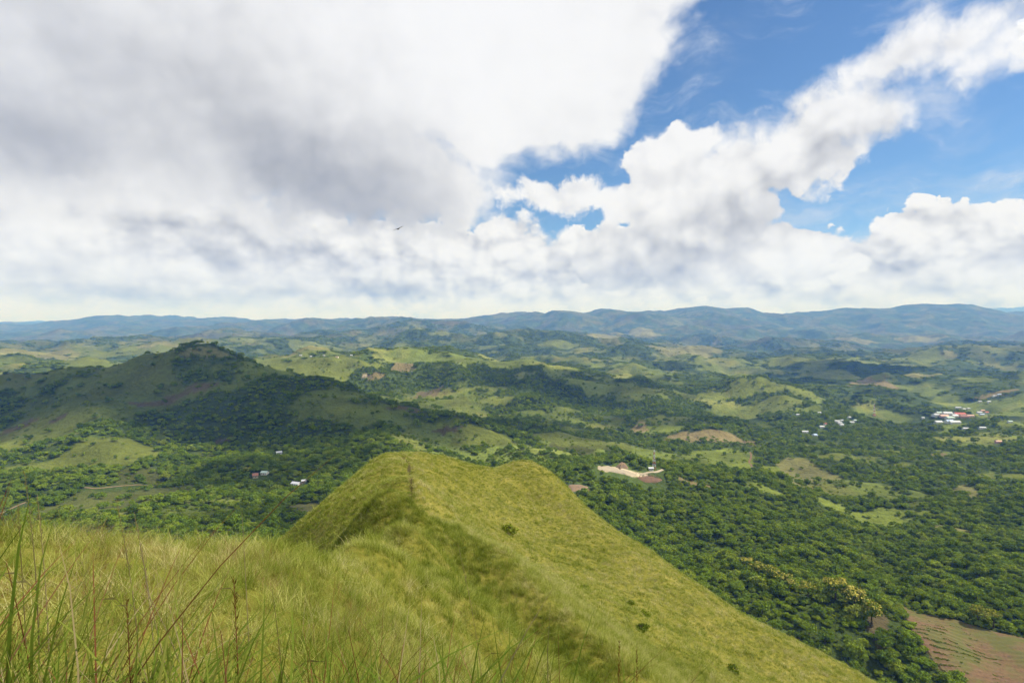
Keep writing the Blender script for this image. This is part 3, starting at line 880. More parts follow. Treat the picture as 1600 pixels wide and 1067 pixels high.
CLEAR = []
def house(u, v, w, d, roof, label, yaw=0.0, wall='white_wall', h=3.0, name='house', pitch=0.24, cat='house', group=None, up=0.0):
    c0 = hit(u, v)
    z0 = c0[2] + 0.3 + up
    CLEAR.append((c0[0], c0[1], 0.5 * max(w, d)))
    o = empty(name, (c0[0], c0[1], z0), R(yaw))
    a, b = w / 2, d / 2; rh = b * pitch * 2
    wv = [(-a, -b, -2.5), (a, -b, -2.5), (a, b, -2.5), (-a, b, -2.5), (-a, -b, h), (a, -b, h), (a, b, h), (-a, b, h), (-a, 0, h + rh), (a, 0, h + rh)]
    mesh_obj('wall', wv, [(0, 1, 5, 4), (2, 3, 7, 6), (1, 2, 6, 9, 5), (3, 0, 4, 8, 7)], M[wall], o)
    e = 0.7; zr = h - e * pitch * 2 + 0.06; t = 0.14
    rv = [(-a - e, -b - e, zr), (a + e, -b - e, zr), (a + e, 0, h + rh + 0.1), (-a - e, 0, h + rh + 0.1), (a + e, b + e, zr), (-a - e, b + e, zr)]
    rv += [(x, y, z + t) for x, y, z in rv]
    mesh_obj('roof', rv, [(0, 3, 2, 1), (3, 5, 4, 2), (6, 7, 8, 9), (9, 8, 10, 11), (0, 1, 7, 6), (4, 5, 11, 10), (1, 2, 8, 7), (2, 4, 10, 8), (3, 0, 6, 9), (5, 3, 9, 11)], M[roof], o)
    dv, df = box_v(-0.5, 0.5, -b - 0.06, -b + 0.05, 0, 2.1); mesh_obj('door', dv, df, M['wood_door'], o)
    for xx in (-a * 0.6, a * 0.6):
        dv, df = box_v(xx - 0.7, xx + 0.7, -b - 0.05, -b + 0.05, 1.0, 2.1); mesh_obj('window', dv, df, M['dark_glass'], o)
    return tag(o, label, cat, group)

VG = 'houses of the valley town'
HOUSES = [
 # left, in the shaded valley
 (463, 758, 15, 9, 'white_roof', 'white roofed house standing among trees left of the grassy peak', -20),
 (475, 754, 7, 6, 'white_roof', 'little white shed close behind the white roofed house left of the peak', 10),
 (399, 745, 9, 13, 'rust_roof', 'rust red roofed farmhouse among the trees of the left valley', 25, 'cream_wall'),
 (414, 741, 12, 9, 'green_roof', 'pale green roofed house right beside the rust roofed farmhouse', -10),
 (436, 709, 11, 8, 'grey_roof', 'grey roofed hut alone on the shaded slope above the left valley', 30),
 # far ridge hamlet
 (470, 556, 13, 8, 'white_roof', 'leftmost tiny white house of the hamlet on the far green ridge', 0),
 (486, 558, 11, 8, 'white_roof', 'second tiny white house from the left on the far green ridge', 20),
 (506, 556, 12, 8, 'grey_roof', 'small grey house in the middle of the far ridge hamlet', 0),
 (527, 559, 14, 9, 'peach_roof', 'tiny tan roofed house on the far ridge, right of the grey one', -15),
 (549, 556, 12, 8, 'white_roof', 'rightmost tiny white house of the far ridge hamlet', 10),
 # hamlet left of the town
 (1247, 649, 15, 9, 'white_roof', 'small white house at the left end of the valley hamlet', 0),
 (1280, 646, 13, 9, 'white_roof', 'small white house alone in the trees above the hamlet', 10),
 (1258, 676, 20, 10, 'white_roof', 'long white roofed building at the lower left of the hamlet', -8),
 (1273, 681, 12, 14, 'blue_roof', 'bluish roofed house at the very front of the hamlet', 15),
 (1284, 668, 16, 10, 'white_roof', 'white roofed house beside the red roofed one in the hamlet', 0),
 (1290, 664, 12, 9, 'red_roof', 'small red roofed house in the hamlet', 20),
 (1308, 659, 17, 9, 'white_roof', 'upper left of the four white roofs in the middle of the hamlet', -5),
 (1315, 658, 12, 9, 'grey_roof', 'grey roof touching the four white roofs of the hamlet', 10),
 (1312, 662, 15, 9, 'white_roof', 'central white roof of the hamlet', 0),
 (1315, 665, 14, 9, 'white_roof', 'nearest white roof in the middle of the hamlet', 8),
 (1327, 653, 12, 8, 'white_roof', 'small white roof at the back right of the hamlet', 20),
 (1331, 661, 14, 9, 'white_roof', 'white roofed house at the right end of the hamlet', -12),
 (1336, 658, 13, 9, 'green_roof', 'pale green roofed house at the right end of the hamlet', 10),
 # the town
 (1442, 654, 12, 9, 'white_roof', 'lone white house in the trees left of the town', 0, 'white_wall', 3, VG),
 (1462, 650, 20, 14, 'grey_roof', 'grey roofed building at the left end of the town', 15, 'white_wall', 5, VG),
 (1467, 647, 16, 12, 'green_roof', 'pale green roofed building at the back left corner of the town', 0, 'cream_wall', 5, VG),
 (1475, 652, 22, 14, 'peach_roof', 'peach roofed long house in the left half of the town', -10, 'pink_wall', 4, VG),
 (1480, 648, 24, 13, 'white_roof', 'large white hall at the back of the town', -8, 'white_wall', 6, VG),
 (1484, 655, 22, 14, 'green_roof', 'wide pale green roof in the middle of the town', 0, 'white_wall', 5, VG),
 (1491, 651, 18, 14, 'white_roof', 'white roofed house just left of the big red roof in town', 10, 'cream_wall', 4, VG),
 (1499, 649, 30, 16, 'red_roof', 'big red roof at the heart of the town', -6, 'white_wall', 5, VG),
 (1507, 652, 24, 12, 'rust_roof', 'rusty red roof right of the big red roof in town', -10, 'pink_wall', 4, VG),
 (1516, 651, 18, 10, 'peach_roof', 'peach roofed house at the right end of the town centre', -10, 'cream_wall', 4, VG),
 (1466, 661, 17, 11, 'white_roof', 'bright white house at the front left corner of the town', 0, 'white_wall', 4, VG),
 (1483, 660, 20, 12, 'blue_roof', 'bluish roof in the front row of the town', 8, 'white_wall', 4, VG),
 (1491, 661, 26, 12, 'white_roof', 'long white roof in the front row of the town', 0, 'white_wall', 4, VG),
 (1497, 638, 24, 10, 'white_roof', 'long white shed behind the town', -16, 'white_wall', 4, VG),
 (1506, 641, 15, 10, 'white_roof', 'white house just right of the long shed behind the town', 0, 'cream_wall', 4, VG),
 (1513, 640, 13, 10, 'grey_roof', 'grey roofed house right of the two white ones behind the town', 0, 'white_wall', 4, VG),
 (1530, 646, 24, 12, 'white_roof', 'wide white building in the separate block right of the town', 0, 'white_wall', 5, VG),
 (1535, 643, 20, 10, 'peach_roof', 'pinkish roof behind the wide white building right of the town', 6, 'pink_wall', 4, VG),
 (1541, 646, 20, 13, 'red_roof', 'red roof in the separate block right of the town', 10, 'white_wall', 5, VG),
 (1534, 649, 18, 10, 'blue_roof', 'bluish white roof in front of the wide white building right of the town', 0, 'white_wall', 4, VG),
 (1509, 671, 20, 10, 'white_roof', 'white roofed house below the town, left of two', -6, 'white_wall', 3.5, VG),
 (1535, 670, 18, 9, 'white_roof', 'white roofed house below the town, right of two', -12, 'white_wall', 3.5, VG),
 (1578, 660, 14, 8, 'green_roof', 'pale roofed house far right among dark trees', 0, 'white_wall', 3, VG),
 (1554, 620, 20, 11, 'white_roof', 'bright white house up the valley beyond the town', 0, 'white_wall', 4, VG),
 (1561, 618, 18, 10, 'blue_roof', 'bluish roof right of the white house up the valley', 0, 'white_wall', 4, VG),
 (1531, 629, 16, 9, 'grey_roof', 'grey roofed house between town and the upper valley, left of two', 0, 'white_wall', 4, VG),
 (1545, 629, 16, 9, 'white_roof', 'white roofed house between town and the upper valley, right of two', 0, 'white_wall', 4, VG),
 (1560, 692, 16, 11, 'peach_roof', 'pink roofed villa by the green meadow at the right edge', -8, 'pink_wall', 4, VG),
]
for hh in HOUSES:
    u, v, w, d, rf, lb = hh[:6]
    yaw = hh[6] if len(hh) > 6 else 0; wl = hh[7] if len(hh) > 7 else 'white_wall'
    ht = hh[8] if len(hh) > 8 else 3.0; gr = hh[9] if len(hh) > 9 else None
    k_ = (1.15 if 1456 < u < 1522 and 644 < v < 664 else 0.78) if u > 1200 else 0.82
    house(u, v, w * k_, d * k_, rf, lb, yaw, wl, ht, group=gr)

# radio masts
def bars(segs, r, n=4):
    V, Fc = [], []
    for p0_, p1_ in segs:
        p0_, p1_ = np.array(p0_, float), np.array(p1_, float); ax = p1_ - p0_; ax /= np.linalg.norm(ax)
        u = np.cross(ax, (0.31, 0.17, 0.93) if abs(ax[2]) < 0.9 else (1, 0, 0)); u /= np.linalg.norm(u); w = np.cross(ax, u); b0 = len(V)
        for pp in (p0_, p1_):
            for i in range(n):
                a = 2 * math.pi * i / n; V.append(pp + r * (math.cos(a) * u + math.sin(a) * w))
        for i in range(n): Fc.append((b0 + i, b0 + (i + 1) % n, b0 + n + (i + 1) % n, b0 + n + i))
        Fc.append(tuple(b0 + i for i in range(n))[::-1]); Fc.append(tuple(b0 + n + i for i in range(n)))
    return V, Fc

def mast(u, v, hgt, base, label, bar=0.16, up=0.0):
    c0 = hit(u, v); o = empty('radio_mast', (c0[0], c0[1], c0[2] + up)); CLEAR.append((c0[0], c0[1], base + 3))
    ns = 8
    wd = lambda t: base * (1 - 0.78 * t)
    for k in range(ns):
        t0, t1 = k / ns, (k + 1) / ns; segs = []
        cs = [(-1, -1), (1, -1), (1, 1), (-1, 1)]
        for i in range(4):
            (ax, ay), (bx, by) = cs[i], cs[(i + 1) % 4]
            q = lambda s, t: (s[0] * wd(t) / 2, s[1] * wd(t) / 2, t * hgt - (1.5 if t == 0 else 0))
            segs += [(q(cs[i], t0), q(cs[i], t1)), (q((ax, ay), t0), q((bx, by), t1)), (q((bx, by), t0), q((ax, ay), t1)), (q((ax, ay), t1), q((bx, by), t1))]
        V, Fc = bars(segs, bar); mesh_obj('mast_section', V, Fc, M['mast_red' if k % 2 == 0 else 'mast_white'], o)
    V, Fc = bars([((0, 0, hgt), (0, 0, hgt * 1.10))], bar * 0.7, 6); mesh_obj('lightning_rod', V, Fc, M['steel'], o)
    for k, (t, a) in enumerate(((0.93, 0.2), (0.93, 2.3), (0.93, 4.4), (0.80, 1.0), (0.80, 3.1), (0.80, 5.2))):
        dx_, dy_ = math.cos(a), math.sin(a); w_ = wd(t) / 2 + 0.6; z_ = t * hgt
        V, Fc = bars([((dx_ * w_, dy_ * w_, z_ - 1.1), (dx_ * w_, dy_ * w_, z_ + 1.1)), ((0, 0, z_), (dx_ * w_, dy_ * w_, z_))], bar * 1.3); mesh_obj('antenna', V, Fc, M['mast_white'], o)
    V, Fc = [], []
    for j, (dep, rad) in enumerate(((0, 0.25), (0.35, 0.9), (0.5, 1.2))):
        for i in range(14):
            a = 2 * math.pi * i / 14; V.append((rad * math.cos(a), -wd(0.6) / 2 - 0.25 - dep, 0.6 * hgt + rad * math.sin(a)))
    for j in range(2):
        for i in range(14): Fc.append((j * 14 + i, j * 14 + (i + 1) % 14, (j + 1) * 14 + (i + 1) % 14, (j + 1) * 14 + i))
    Fc.append(tuple(range(14))); mesh_obj('dish', V, Fc, M['mast_white'], o)
    return tag(o, label, 'mast')
mast(1022, 733, 31, 4.6, 'red and white lattice radio mast on the spur beside the bare earth pad', 0.10)
mast(1366, 648, 42, 5.2, 'far red and white lattice mast in the valley left of the town', 0.16)
house(1017, 734, 7, 5, 'white_roof', 'white equipment hut at the foot of the nearer radio mast', 0, 'white_wall', 2.8, name='equipment_hut', cat='hut')
house(1366, 650, 9, 6, 'rust_roof', 'small rust roofed hut at the foot of the far radio mast', 0, 'pink_wall', 3.2, name='equipment_hut', cat='hut')

# bare earth pad, its mound and the cut banks below
def drape(name, pts_px, mat, lift=0.35, n=18, crown=0.0, seed=0):
    """a sheet of ground laid over the land inside an outline"""
    poly = np.array([hit(u, v) for u, v in pts_px]); lo, hi = poly[:, :2].min(0), poly[:, :2].max(0); ctr = poly[:, :2].mean(0)
    rings = np.linspace(0, 1, n); V = []
    m_ = len(poly) * 6; t = np.linspace(0, len(poly), m_, endpoint=False); i = t.astype(int); fr = (t - i)[:, None]
    out_ = poly[i, :2] * (1 - fr) + poly[(i + 1) % len(poly), :2] * fr
    out_ = out_ + (np.stack([gnoise(out_[:, 0] / 9., out_[:, 1] / 9., seed), gnoise(out_[:, 0] / 9. + 50, out_[:, 1] / 9., seed)], 1)) * 2.5
    for s_ in rings:
        q = ctr + (out_ - ctr) * s_
        z = land_z(q[:, 0], q[:, 1]) + lift * (1 - s_ ** 6) - 0.3 * s_ ** 6 + crown * (1 - s_ ** 2) * (1 + 0.25 * gnoise(q[:, 0] / 4., q[:, 1] / 4., seed + 3)) + 0.3 * gnoise(q[:, 0] / 3., q[:, 1] / 3., seed + 5) * (s_ < 0.99)
        V.append(np.column_stack([q, z]))
    V = np.concatenate(V); Fc = []
    for a in range(n - 1):
        for b in range(m_):
            Fc.append((a * m_ + b, a * m_ + (b + 1) % m_, (a + 1) * m_ + (b + 1) % m_, (a + 1) * m_ + b))
    o = mesh_obj(name, V, Fc, M[mat], smooth_shade=True)
    for q in np.concatenate([poly[:, :2], (poly[:, :2] + ctr) / 2]): CLEAR.append((q[0], q[1], 2.5))
    return o
tag(drape('earth_pad', [(932, 729), (948, 727), (966, 733), (990, 739), (1000, 742), (985, 744), (955, 738), (934, 735)], 'pale_soil', 0.9, seed=2), kind='structure')
tag(drape('earth_mound', [(962, 730), (970, 724), (979, 727), (981, 732), (968, 734)], 'soil', 0.3, 10, 6.0, 5), 'rounded brown earth mound heaped behind the bare pad', 'earth mound')
tag(drape('cut_bank', [(995, 746), (1010, 744), (1035, 750), (1030, 754), (1005, 753)], 'brown_soil', 0.8, 10, 1.5, 7), kind='structure')
tag(drape('cut_bank', [(888, 759), (905, 756), (920, 761), (915, 768), (893, 768)], 'soil', 0.8, 10, 1.0, 8), kind='structure')

# tracks and lanes
def lane(name, pts_px, w, mat, lift=0.5):
    q = np.array([hit(u, v) for u, v in pts_px]); s_ = np.linspace(0, len(q) - 1, len(q) * 10)
    xy = np.stack([np.interp(s_, np.arange(len(q)), q[:, k]) for k in (0, 1)], 1)
    for _ in range(6): xy[1:-1] = 0.25 * xy[:-2] + 0.5 * xy[1:-1] + 0.25 * xy[2:]
    t = np.gradient(xy, axis=0); t /= np.linalg.norm(t, axis=1)[:, None] + 1e-9; nn = np.stack([-t[:, 1], t[:, 0]], 1)
    V = []
    for k in (-0.5, 0, 0.5):
        e = xy + nn * w * k; V.append(np.column_stack([e, land_z(e[:, 0], e[:, 1]) + lift - 0.1 * abs(k)]))
    V = np.stack(V, 1).reshape(-1, 3); Fc = []
    for i in range(len(xy) - 1):
        for k in range(2): Fc.append((i * 3 + k, i * 3 + k + 1, (i + 1) * 3 + k + 1, (i + 1) * 3 + k))
        CLEAR.append((xy[i, 0], xy[i, 1], w * 0.8))
    return tag(mesh_obj(name, V, Fc, M[mat], smooth_shade=True), kind='structure')
lane('dirt_track', [(132, 762), (150, 764), (185, 760), (215, 757), (245, 760)], 2.4, 'soil', 0.3)
lane('dirt_track', [(-10, 806), (15, 796), (40, 785)], 3.0, 'soil', 0.3)
lane('road', [(1172, 706), (1174, 714), (1170, 722), (1175, 730)], 3.2, 'brown_soil', 0.3)
lane('dirt_track', [(1000, 742), (1025, 738), (1036, 734)], 4.0, 'pale_soil')

# ------------------------------------------------------------------ woods
def fan_points(r0, r1, sp, half=49.0, seed=0):
    g = np.random.default_rng(seed); n = int(R(half) * (r1 * r1 - r0 * r0) / (sp * sp))
    r = np.sqrt(g.uniform(r0 * r0, r1 * r1, n)); a = g.uniform(-R(half), R(half), n)
    return r * np.sin(a), r * np.cos(a)

CL = np.array(CLEAR)
def keep_clear(x, y, tall=1.0):
    ok = np.ones(len(x), bool); r = np.hypot(x, y)
    for cx, cy_, rad in CL:
        rc = math.hypot(cx, cy_); ux, uy = cx / rc, cy_ / rc
        a = (x - cx) * ux + (y - cy_) * uy; b = np.abs((y - cy_) * ux - (x - cx) * uy)
        ok &= ~((b < rad + 3.5) & (a > -(rad + min(52.0, 0.03 * rc) * tall)) & (a < rad + 4))
    return ok

def hill_hides(x, y, z):
    """does the grass hill stand between the camera and the points?"""
    hid = np.zeros(len(x), bool); r = np.hypot(x, y)
    for d in np.exp(np.linspace(math.log(6), math.log(230), 46)):
        hz = hill_z(x / r * d, y / r * d); hid |= (hz > z * d / r)
    return hid

def wood_points(r0, r1, sp, seed, thin=0.0):
    x, y = fan_points(r0, r1, sp, seed=seed)
    w = wood_mask(x, y); ow, ok_ = open_ground(x, y)
    g = np.random.default_rng(seed + 1)
    clump = fbm(x, y, 45., 3, seed + 9)
    prob = w * (1 - ow) * (0.86 + 0.3 * clump) + thin * (1 - w) * (1 - ow) * sstep(clump, 0.15, 0.6) + 0.05 * ow
    k = (g.uniform(0, 1, len(x)) < prob) & ~in_poly(x, y, FIELD) & (hill_z(x, y) < land_z(x, y) + 1.0)
    x, y = x[k], y[k]; k = keep_clear(x, y); x, y = x[k], y[k]
    return x, y, land_z(x, y)

# near trees: size, then the 300 that show largest become trees of their own
x, y, z = wood_points(330, 1150, 4.9, 1, 0.5)
hid = hill_hides(x, y, z + 8); x, y, z = x[~hid], y[~hid], z[~hid]
g = np.random.default_rng(5)
sz = np.clip(g.lognormal(math.log(5.3), 0.50, len(x)), 2.4, 15.0)
hts = g.uniform(0.70, 1.25, len(x)); yaw = g.uniform(0, 6.28, len(x)); pk = g.integers(0, 5, len(x))
uu, vv = project(x, y, z + sz * 0.4)
show = sz / np.hypot(x, y) * ((uu > 8) & (uu < 1592) & (vv < 1056))
order = np.argsort(-show); big = order[:262]; rest = np.setdiff1d(np.arange(len(x)), big)
scatter('woodland', np.column_stack([x, y, z + 0.1])[rest], np.column_stack([0 * yaw, 0 * yaw, yaw])[rest], np.column_stack([sz * g.uniform(0.8, 1.25, len(x)), sz, sz * hts])[rest], pk[rest], crown_hi,
        'continuous green woodland on the slopes and in the valleys', 'woodland')

def tree_region(u, v):
    if u < 460: return 'trees in the valley left of the peak', 'dark leafy tree in the shaded valley behind the foreground grass, left of the peak'
    if v > 960 and u > 1400: return 'trees along the ploughed field', 'bushy green tree beside the ploughed field at lower right'
    if u > 1400: return 'trees behind the ploughed field', 'round green tree in the wood beyond the ploughed field'
    if v > 900: return 'trees below the grassy spur', 'light green tree in the wood right below the grassy spur'
    if u > 1150: return 'trees of the wide wood', 'broad green tree in the wide wood between spur and pastures'
    return 'trees of the upper wood', 'dense green tree in the upper wood beneath the radio mast'
def plant_tree(x_, y_, z_, s_, h_, yaw_, k_, label, group, bloom=None):
    o = empty('broadleaf_tree', (x_, y_, z_), yaw_); o.scale = (s_, s_, s_ * h_)
    t_ = bpy.data.objects.new('trunk', trunk_me); C.objects.link(t_); t_.parent = o
    c_ = bpy.data.objects.new('crown', crown_hi[k_].data); C.objects.link(c_); c_.parent = o; c_.location = (0, 0, 0.12)
    if bloom is not None:
        b_ = bpy.data.objects.new('blossom', bloom); C.objects.link(b_); b_.parent = o; b_.location = (0, 0, 0.13)
    return tag(o, label, 'tree', group)
for i in big:
    gr, lb = tree_region(uu[i], vv[i])
    plant_tree(x[i], y[i], z[i], sz[i], hts[i], yaw[i], pk[i], lb, gr)
# yellow flowering trees
bloom_me = [proto('blossom', crown_data(100 + i, 600, 0.042, 15 + 2 * i, 0.62 + 0.06 * (i % 4), True), 'blossom').data for i in range(5)]
YEL = [(1166, 884, 13, 'uppermost yellow flowering tree of the row running down the wood'), (1186, 896, 14, 'second yellow flowering tree from the top of the row in the wood'),
       (1207, 905, 13, 'middle yellow flowering tree of the row in the wood'), (1228, 918, 14, 'fourth yellow flowering tree down the row in the wood'),
       (1262, 932, 15, 'small yellow flowering tree just left of the big pale crowned tree'), (1305, 930, 20, 'largest pale yellow crowned tree near the field corner'),
       (1335, 945, 18, 'pale crowned tree right of the largest one near the field corner'), (1362, 968, 15, 'pale crowned tree lowest at the field corner'),
       (1528, 970, 14, 'left yellow flowering tree at the upper edge of the ploughed field'), (1552, 975, 14, 'right yellow flowering tree at the upper edge of the ploughed field'),
       (386, 735, 12, 'pale yellow tree beside the rust roofed farmhouse in the left valley')]
for i, (u, v, s_, lb) in enumerate(YEL):
    q = hit(u, v + 6)
    plant_tree(q[0], q[1], q[2] + 2.0, s_ * 1.05, 1.15, i * 1.3, i % 5, lb, 'yellow flowering trees', bloom_me[i % 5])

x, y, z = wood_points(1150, 2600, 8.6, 2, 0.5)
n = len(x); s_ = np.clip(g.lognormal(math.log(7.6), 0.4, n), 4, 18); yw = g.uniform(0, 6.28, n)
scatter('valley_woodland', np.column_stack([x, y, z + 0.5]), np.column_stack([0 * yw, 0 * yw, yw]), np.column_stack([s_, s_, s_ * g.uniform(0.8, 1.2, n)]), g.integers(0, 6, n), crown_lo,
        'mosaic of woods and tree lines across the valley', 'woodland')
x, y, z = wood_points(2600, 9500, 29, 3, 0.55)
n = len(x); s_ = g.uniform(18, 50, n); yw = g.normal(0, 0.5, n)
scatter('distant_woodland', np.column_stack([x, y, z]), np.column_stack([0 * yw, 0 * yw, yw]), np.column_stack([s_, s_, s_ * g.uniform(0.6, 1.0, n)]), g.integers(0, 5, n), groves,
        'far groves and hedges fading into the blue distance', 'woodland')
# undergrowth that closes the gaps between the near trees
x, y, z = wood_points(330, 1150, 6.2, 71, 0.6)
hid = hill_hides(x, y, z + 6); x, y, z = x[~hid], y[~hid], z[~hid]; n = len(x)
s_ = g.uniform(3.0, 7.0, n); yw = g.uniform(0, 6.28, n)
scatter('undergrowth', np.column_stack([x, y, z - 0.3]), np.column_stack([0 * yw, 0 * yw, yw]), np.column_stack([s_, s_ * g.uniform(0.7, 1.2, n), s_ * g.uniform(0.5, 0.9, n)]), g.integers(0, 4, n), bush_lo, 'leafy undergrowth filling the gaps of the near woods', 'undergrowth')
# scrub on the open ground
x, y = fan_points(330, 2300, 15.0, seed=31)
w = wood_mask(x, y); ow, _k = open_ground(x, y); cl = fbm(x, y, 70., 4, 44)
k = (g.uniform(0, 1, len(x)) < (0.25 + 0.75 * (1 - w)) * (1 - 0.80 * ow) * sstep(cl, -0.5, 0.7)) & ~in_poly(x, y, FIELD) & (hill_z(x, y) < land_z(x, y) + 1)
x, y = x[k], y[k]; k = keep_clear(x, y, 0.05); x, y = x[k], y[k]; n = len(x)
s_ = g.uniform(2.2, 5.5, n); yw = g.uniform(0, 6.28, n)
scatter('scrub', np.column_stack([x, y, land_z(x, y)]), np.column_stack([0 * yw, 0 * yw, yw]), np.column_stack([s_, s_, s_]), g.integers(0, 4, n), bush_lo, 'low scrub dotted over the open slopes', 'scrub')

# ------------------------------------------------------------------ ploughed field at lower right
lo, hi = FIELD[:, :2].min(0) - 4, FIELD[:, :2].max(0) + 4
na, nb = 110, 220
qx, qy = np.meshgrid(np.linspace(lo[0], hi[0], na), np.linspace(lo[1], hi[1], nb))
rowc = (qy * 0.93 + qx * 0.22 + 2.2 * gnoise(qx / 26., qy / 26., 61)) / 5.2
fz = land_z(qx, qy) + 0.55 + 0.22 * np.sin(rowc * 2 * math.pi) + 0.2 * gnoise(qx / 3., qy / 3., 62)
ins = in_poly(qx, qy, FIELD)
idx = np.arange(na * nb).reshape(nb, na); Fc = []
for a in range(nb - 1):
    for b in range(na - 1):
        if ins[a, b]: Fc.append((idx[a, b], idx[a, b + 1], idx[a + 1, b + 1], idx[a + 1, b]))
m = material('field_earth'); M['field'] = m
p = wpos(); n1 = noise(p, 0.03, 4, 0.6, dim='3D'); n2 = noise(p, 0.5, 5, 0.65, dim='3D')
cf = ramp(n2 * 0.6 + n1 * 0.4, [(0.3, (0.085, 0.060, 0.032)), (0.5, (0.165, 0.100, 0.056)), (0.7, (0.22, 0.155, 0.09))])
cf = mix(smooth(n1, 0.42, 0.60) * 0.75, cf, (0.095, 0.115, 0.028))
out(principled(cf, 0.95, bump(n2, 0.6, 0.5), spec=0.05))
field = mesh_obj('ploughed_field', np.column_stack([qx.ravel(), qy.ravel(), fz.ravel()]), Fc, M['field'], smooth_shade=True); tag(field, kind='structure')
x = g.uniform(lo[0], hi[0], 70000); y = g.uniform(lo[1], hi[1], 70000)
rc = (y * 0.93 + x * 0.22 + 2.2 * gnoise(x / 26., y / 26., 61)) / 5.2
gr_ = fbm(x, y, 60., 3, 64)
k = in_poly(x, y, FIELD) & (np.abs(rc - np.floor(rc) - 0.25 - 0.1 * gnoise(x / 7., y / 7., 66)) < 0.15) & (fbm(x, y, 14., 3, 67) > 0.05) & (g.uniform(0, 1, len(x)) < sstep(gr_ - (x - lo[0]) / (hi[0] - lo[0]) * 1.1 + 0.45, -0.3, 0.5))
x, y = x[k], y[k]; n = len(x); s_ = g.uniform(0.4, 1.0, n)
scatter('crop_rows', np.column_stack([x, y, land_z(x, y) + 0.7]), np.column_stack([0 * x, 0 * x, g.uniform(0, 6, n)]), np.column_stack([s_, s_, s_ * 0.8]), g.integers(0, 4, n), bush_lo, 'green crop rows along the furrows of the field', 'crop')

# ------------------------------------------------------------------ shrubs on the grass hill
def on_hill(u, v):
    a, _, c = ray(u, v); t = np.exp(np.linspace(math.log(4), math.log(260), 3000))
    z = hill_z(a * t, t); k = np.argmax(z >= c * t)
    return np.array((a * t[k], t[k], z[k]))
SHRUB = [(797, 834, 34, 'lone leafy shrub on the sunlit face right of the path'), (1002, 985, 26, 'dark green shrub in the gully of the right flank'),
         (1008, 962, 18, 'small shrub just above the dark one in the gully'), (913, 920, 16, 'faint small shrub upslope of the gully'), (1150, 1052, 30, 'low shrub near the foot of the right flank'),
         (985, 945, 15, 'tiny shrub at the head of the gully'), (640, 772, 9, 'tiny dark tuft of scrub beside the ridge path')]
for i, (u, v, px, lb) in enumerate(SHRUB):
    q = on_hill(u, v); s_ = px / F * q[1]
    o = empty('shrub', (q[0], q[1], q[2]), i * 1.1, s_)
    t_ = bpy.data.objects.new('stem', trunk_me); C.objects.link(t_); t_.parent = o; t_.scale = (0.6, 0.6, 0.8)
    c_ = mesh_obj('crown', *crown_data(500 + i, 520, 0.045, 12, 0.5, False, 0.9), M['scrub_leaves'], o); c_.location = (0, 0, -0.10)
    tag(o, lb, 'shrub')

# ------------------------------------------------------------------ grass
def tuft_data(seed, blades, rad, l0, l1, w, seg, lean=0.35, droop=0.5):
    g = np.random.default_rng(seed); V, Fc = [], []
    for i in range(blades):
        a = g.uniform(0, 6.283); r_ = rad * math.sqrt(g.uniform(0, 1)); bx, by = r_ * math.cos(a), r_ * math.sin(a)
        L = g.uniform(l0, l1); d = g.uniform(0, 6.283); ln = abs(g.normal(0, lean)) + 0.05; dr = g.uniform(0.1, droop) * L
        tx, ty = math.cos(d), math.sin(d); sx, sy = -ty, tx; ww = w * g.uniform(0.6, 1.3); b0 = len(V)
        for k in range(seg + 1):
            t = k / seg; hx_ = ln * L * t + dr * t * t; zz = L * t * math.sqrt(max(0.1, 1 - (ln * 0.7) ** 2)) - dr * 0.55 * t ** 3
            cw = ww * (1 - t) ** 0.6 * 0.5
            if k == seg: V.append((bx + tx * hx_, by + ty * hx_, zz))
            else:
                V.append((bx + tx * hx_ - sx * cw, by + ty * hx_ - sy * cw, zz)); V.append((bx + tx * hx_ + sx * cw, by + ty * hx_ + sy * cw, zz))
        for k in range(seg):
            c0 = b0 + 2 * k
            Fc.append((c0, c0 + 1, c0 + 2) if k == seg - 1 else (c0, c0 + 1, c0 + 3, c0 + 2))
    return V, Fc
tall = [proto('tall_tuft', tuft_data(600 + i, 14, 0.12, 0.38, 0.92, 0.011, 5, 0.26, 0.6), 'tall_grass') for i in range(5)]
tall += [proto('russet_tuft', tuft_data(620 + i, 6, 0.14, 0.55, 1.05, 0.0070, 6, 0.22, 0.45), 'russet_grass') for i in range(2)]
tall += [proto('straw_tuft', tuft_data(630 + i, 8, 0.10, 0.4, 0.95, 0.006, 5, 0.25, 0.5), 'straw_grass') for i in range(2)]
midt = [proto('meadow_tuft', tuft_data(640 + i, 26, 0.20, 0.25, 0.62, 0.014, 3, 0.45, 0.6), 'meadow_grass') for i in range(6)]
fine = [proto('fine_tuft', tuft_data(680 + i, 36, 0.17, 0.18, 0.52, 0.0085, 4, 0.5, 0.7), 'meadow_grass') for i in range(6)]
fine += [proto('green_tuft', tuft_data(690 + i, 34, 0.15, 0.3, 0.7, 0.006, 4, 0.35, 0.6), 'tall_grass') for i in range(2)]
fine += [proto('dry_tuft', tuft_data(694 + i, 26, 0.15, 0.3, 0.75, 0.004, 4, 0.4, 0.6), ('straw_grass', 'russet_grass')[i]) for i in range(2)]
fart = [proto('slope_tuft', tuft_data(660 + i, 26, 0.40, 0.25, 0.6, 0.034, 2, 0.5, 0.6), 'meadow_grass') for i in range(6)]

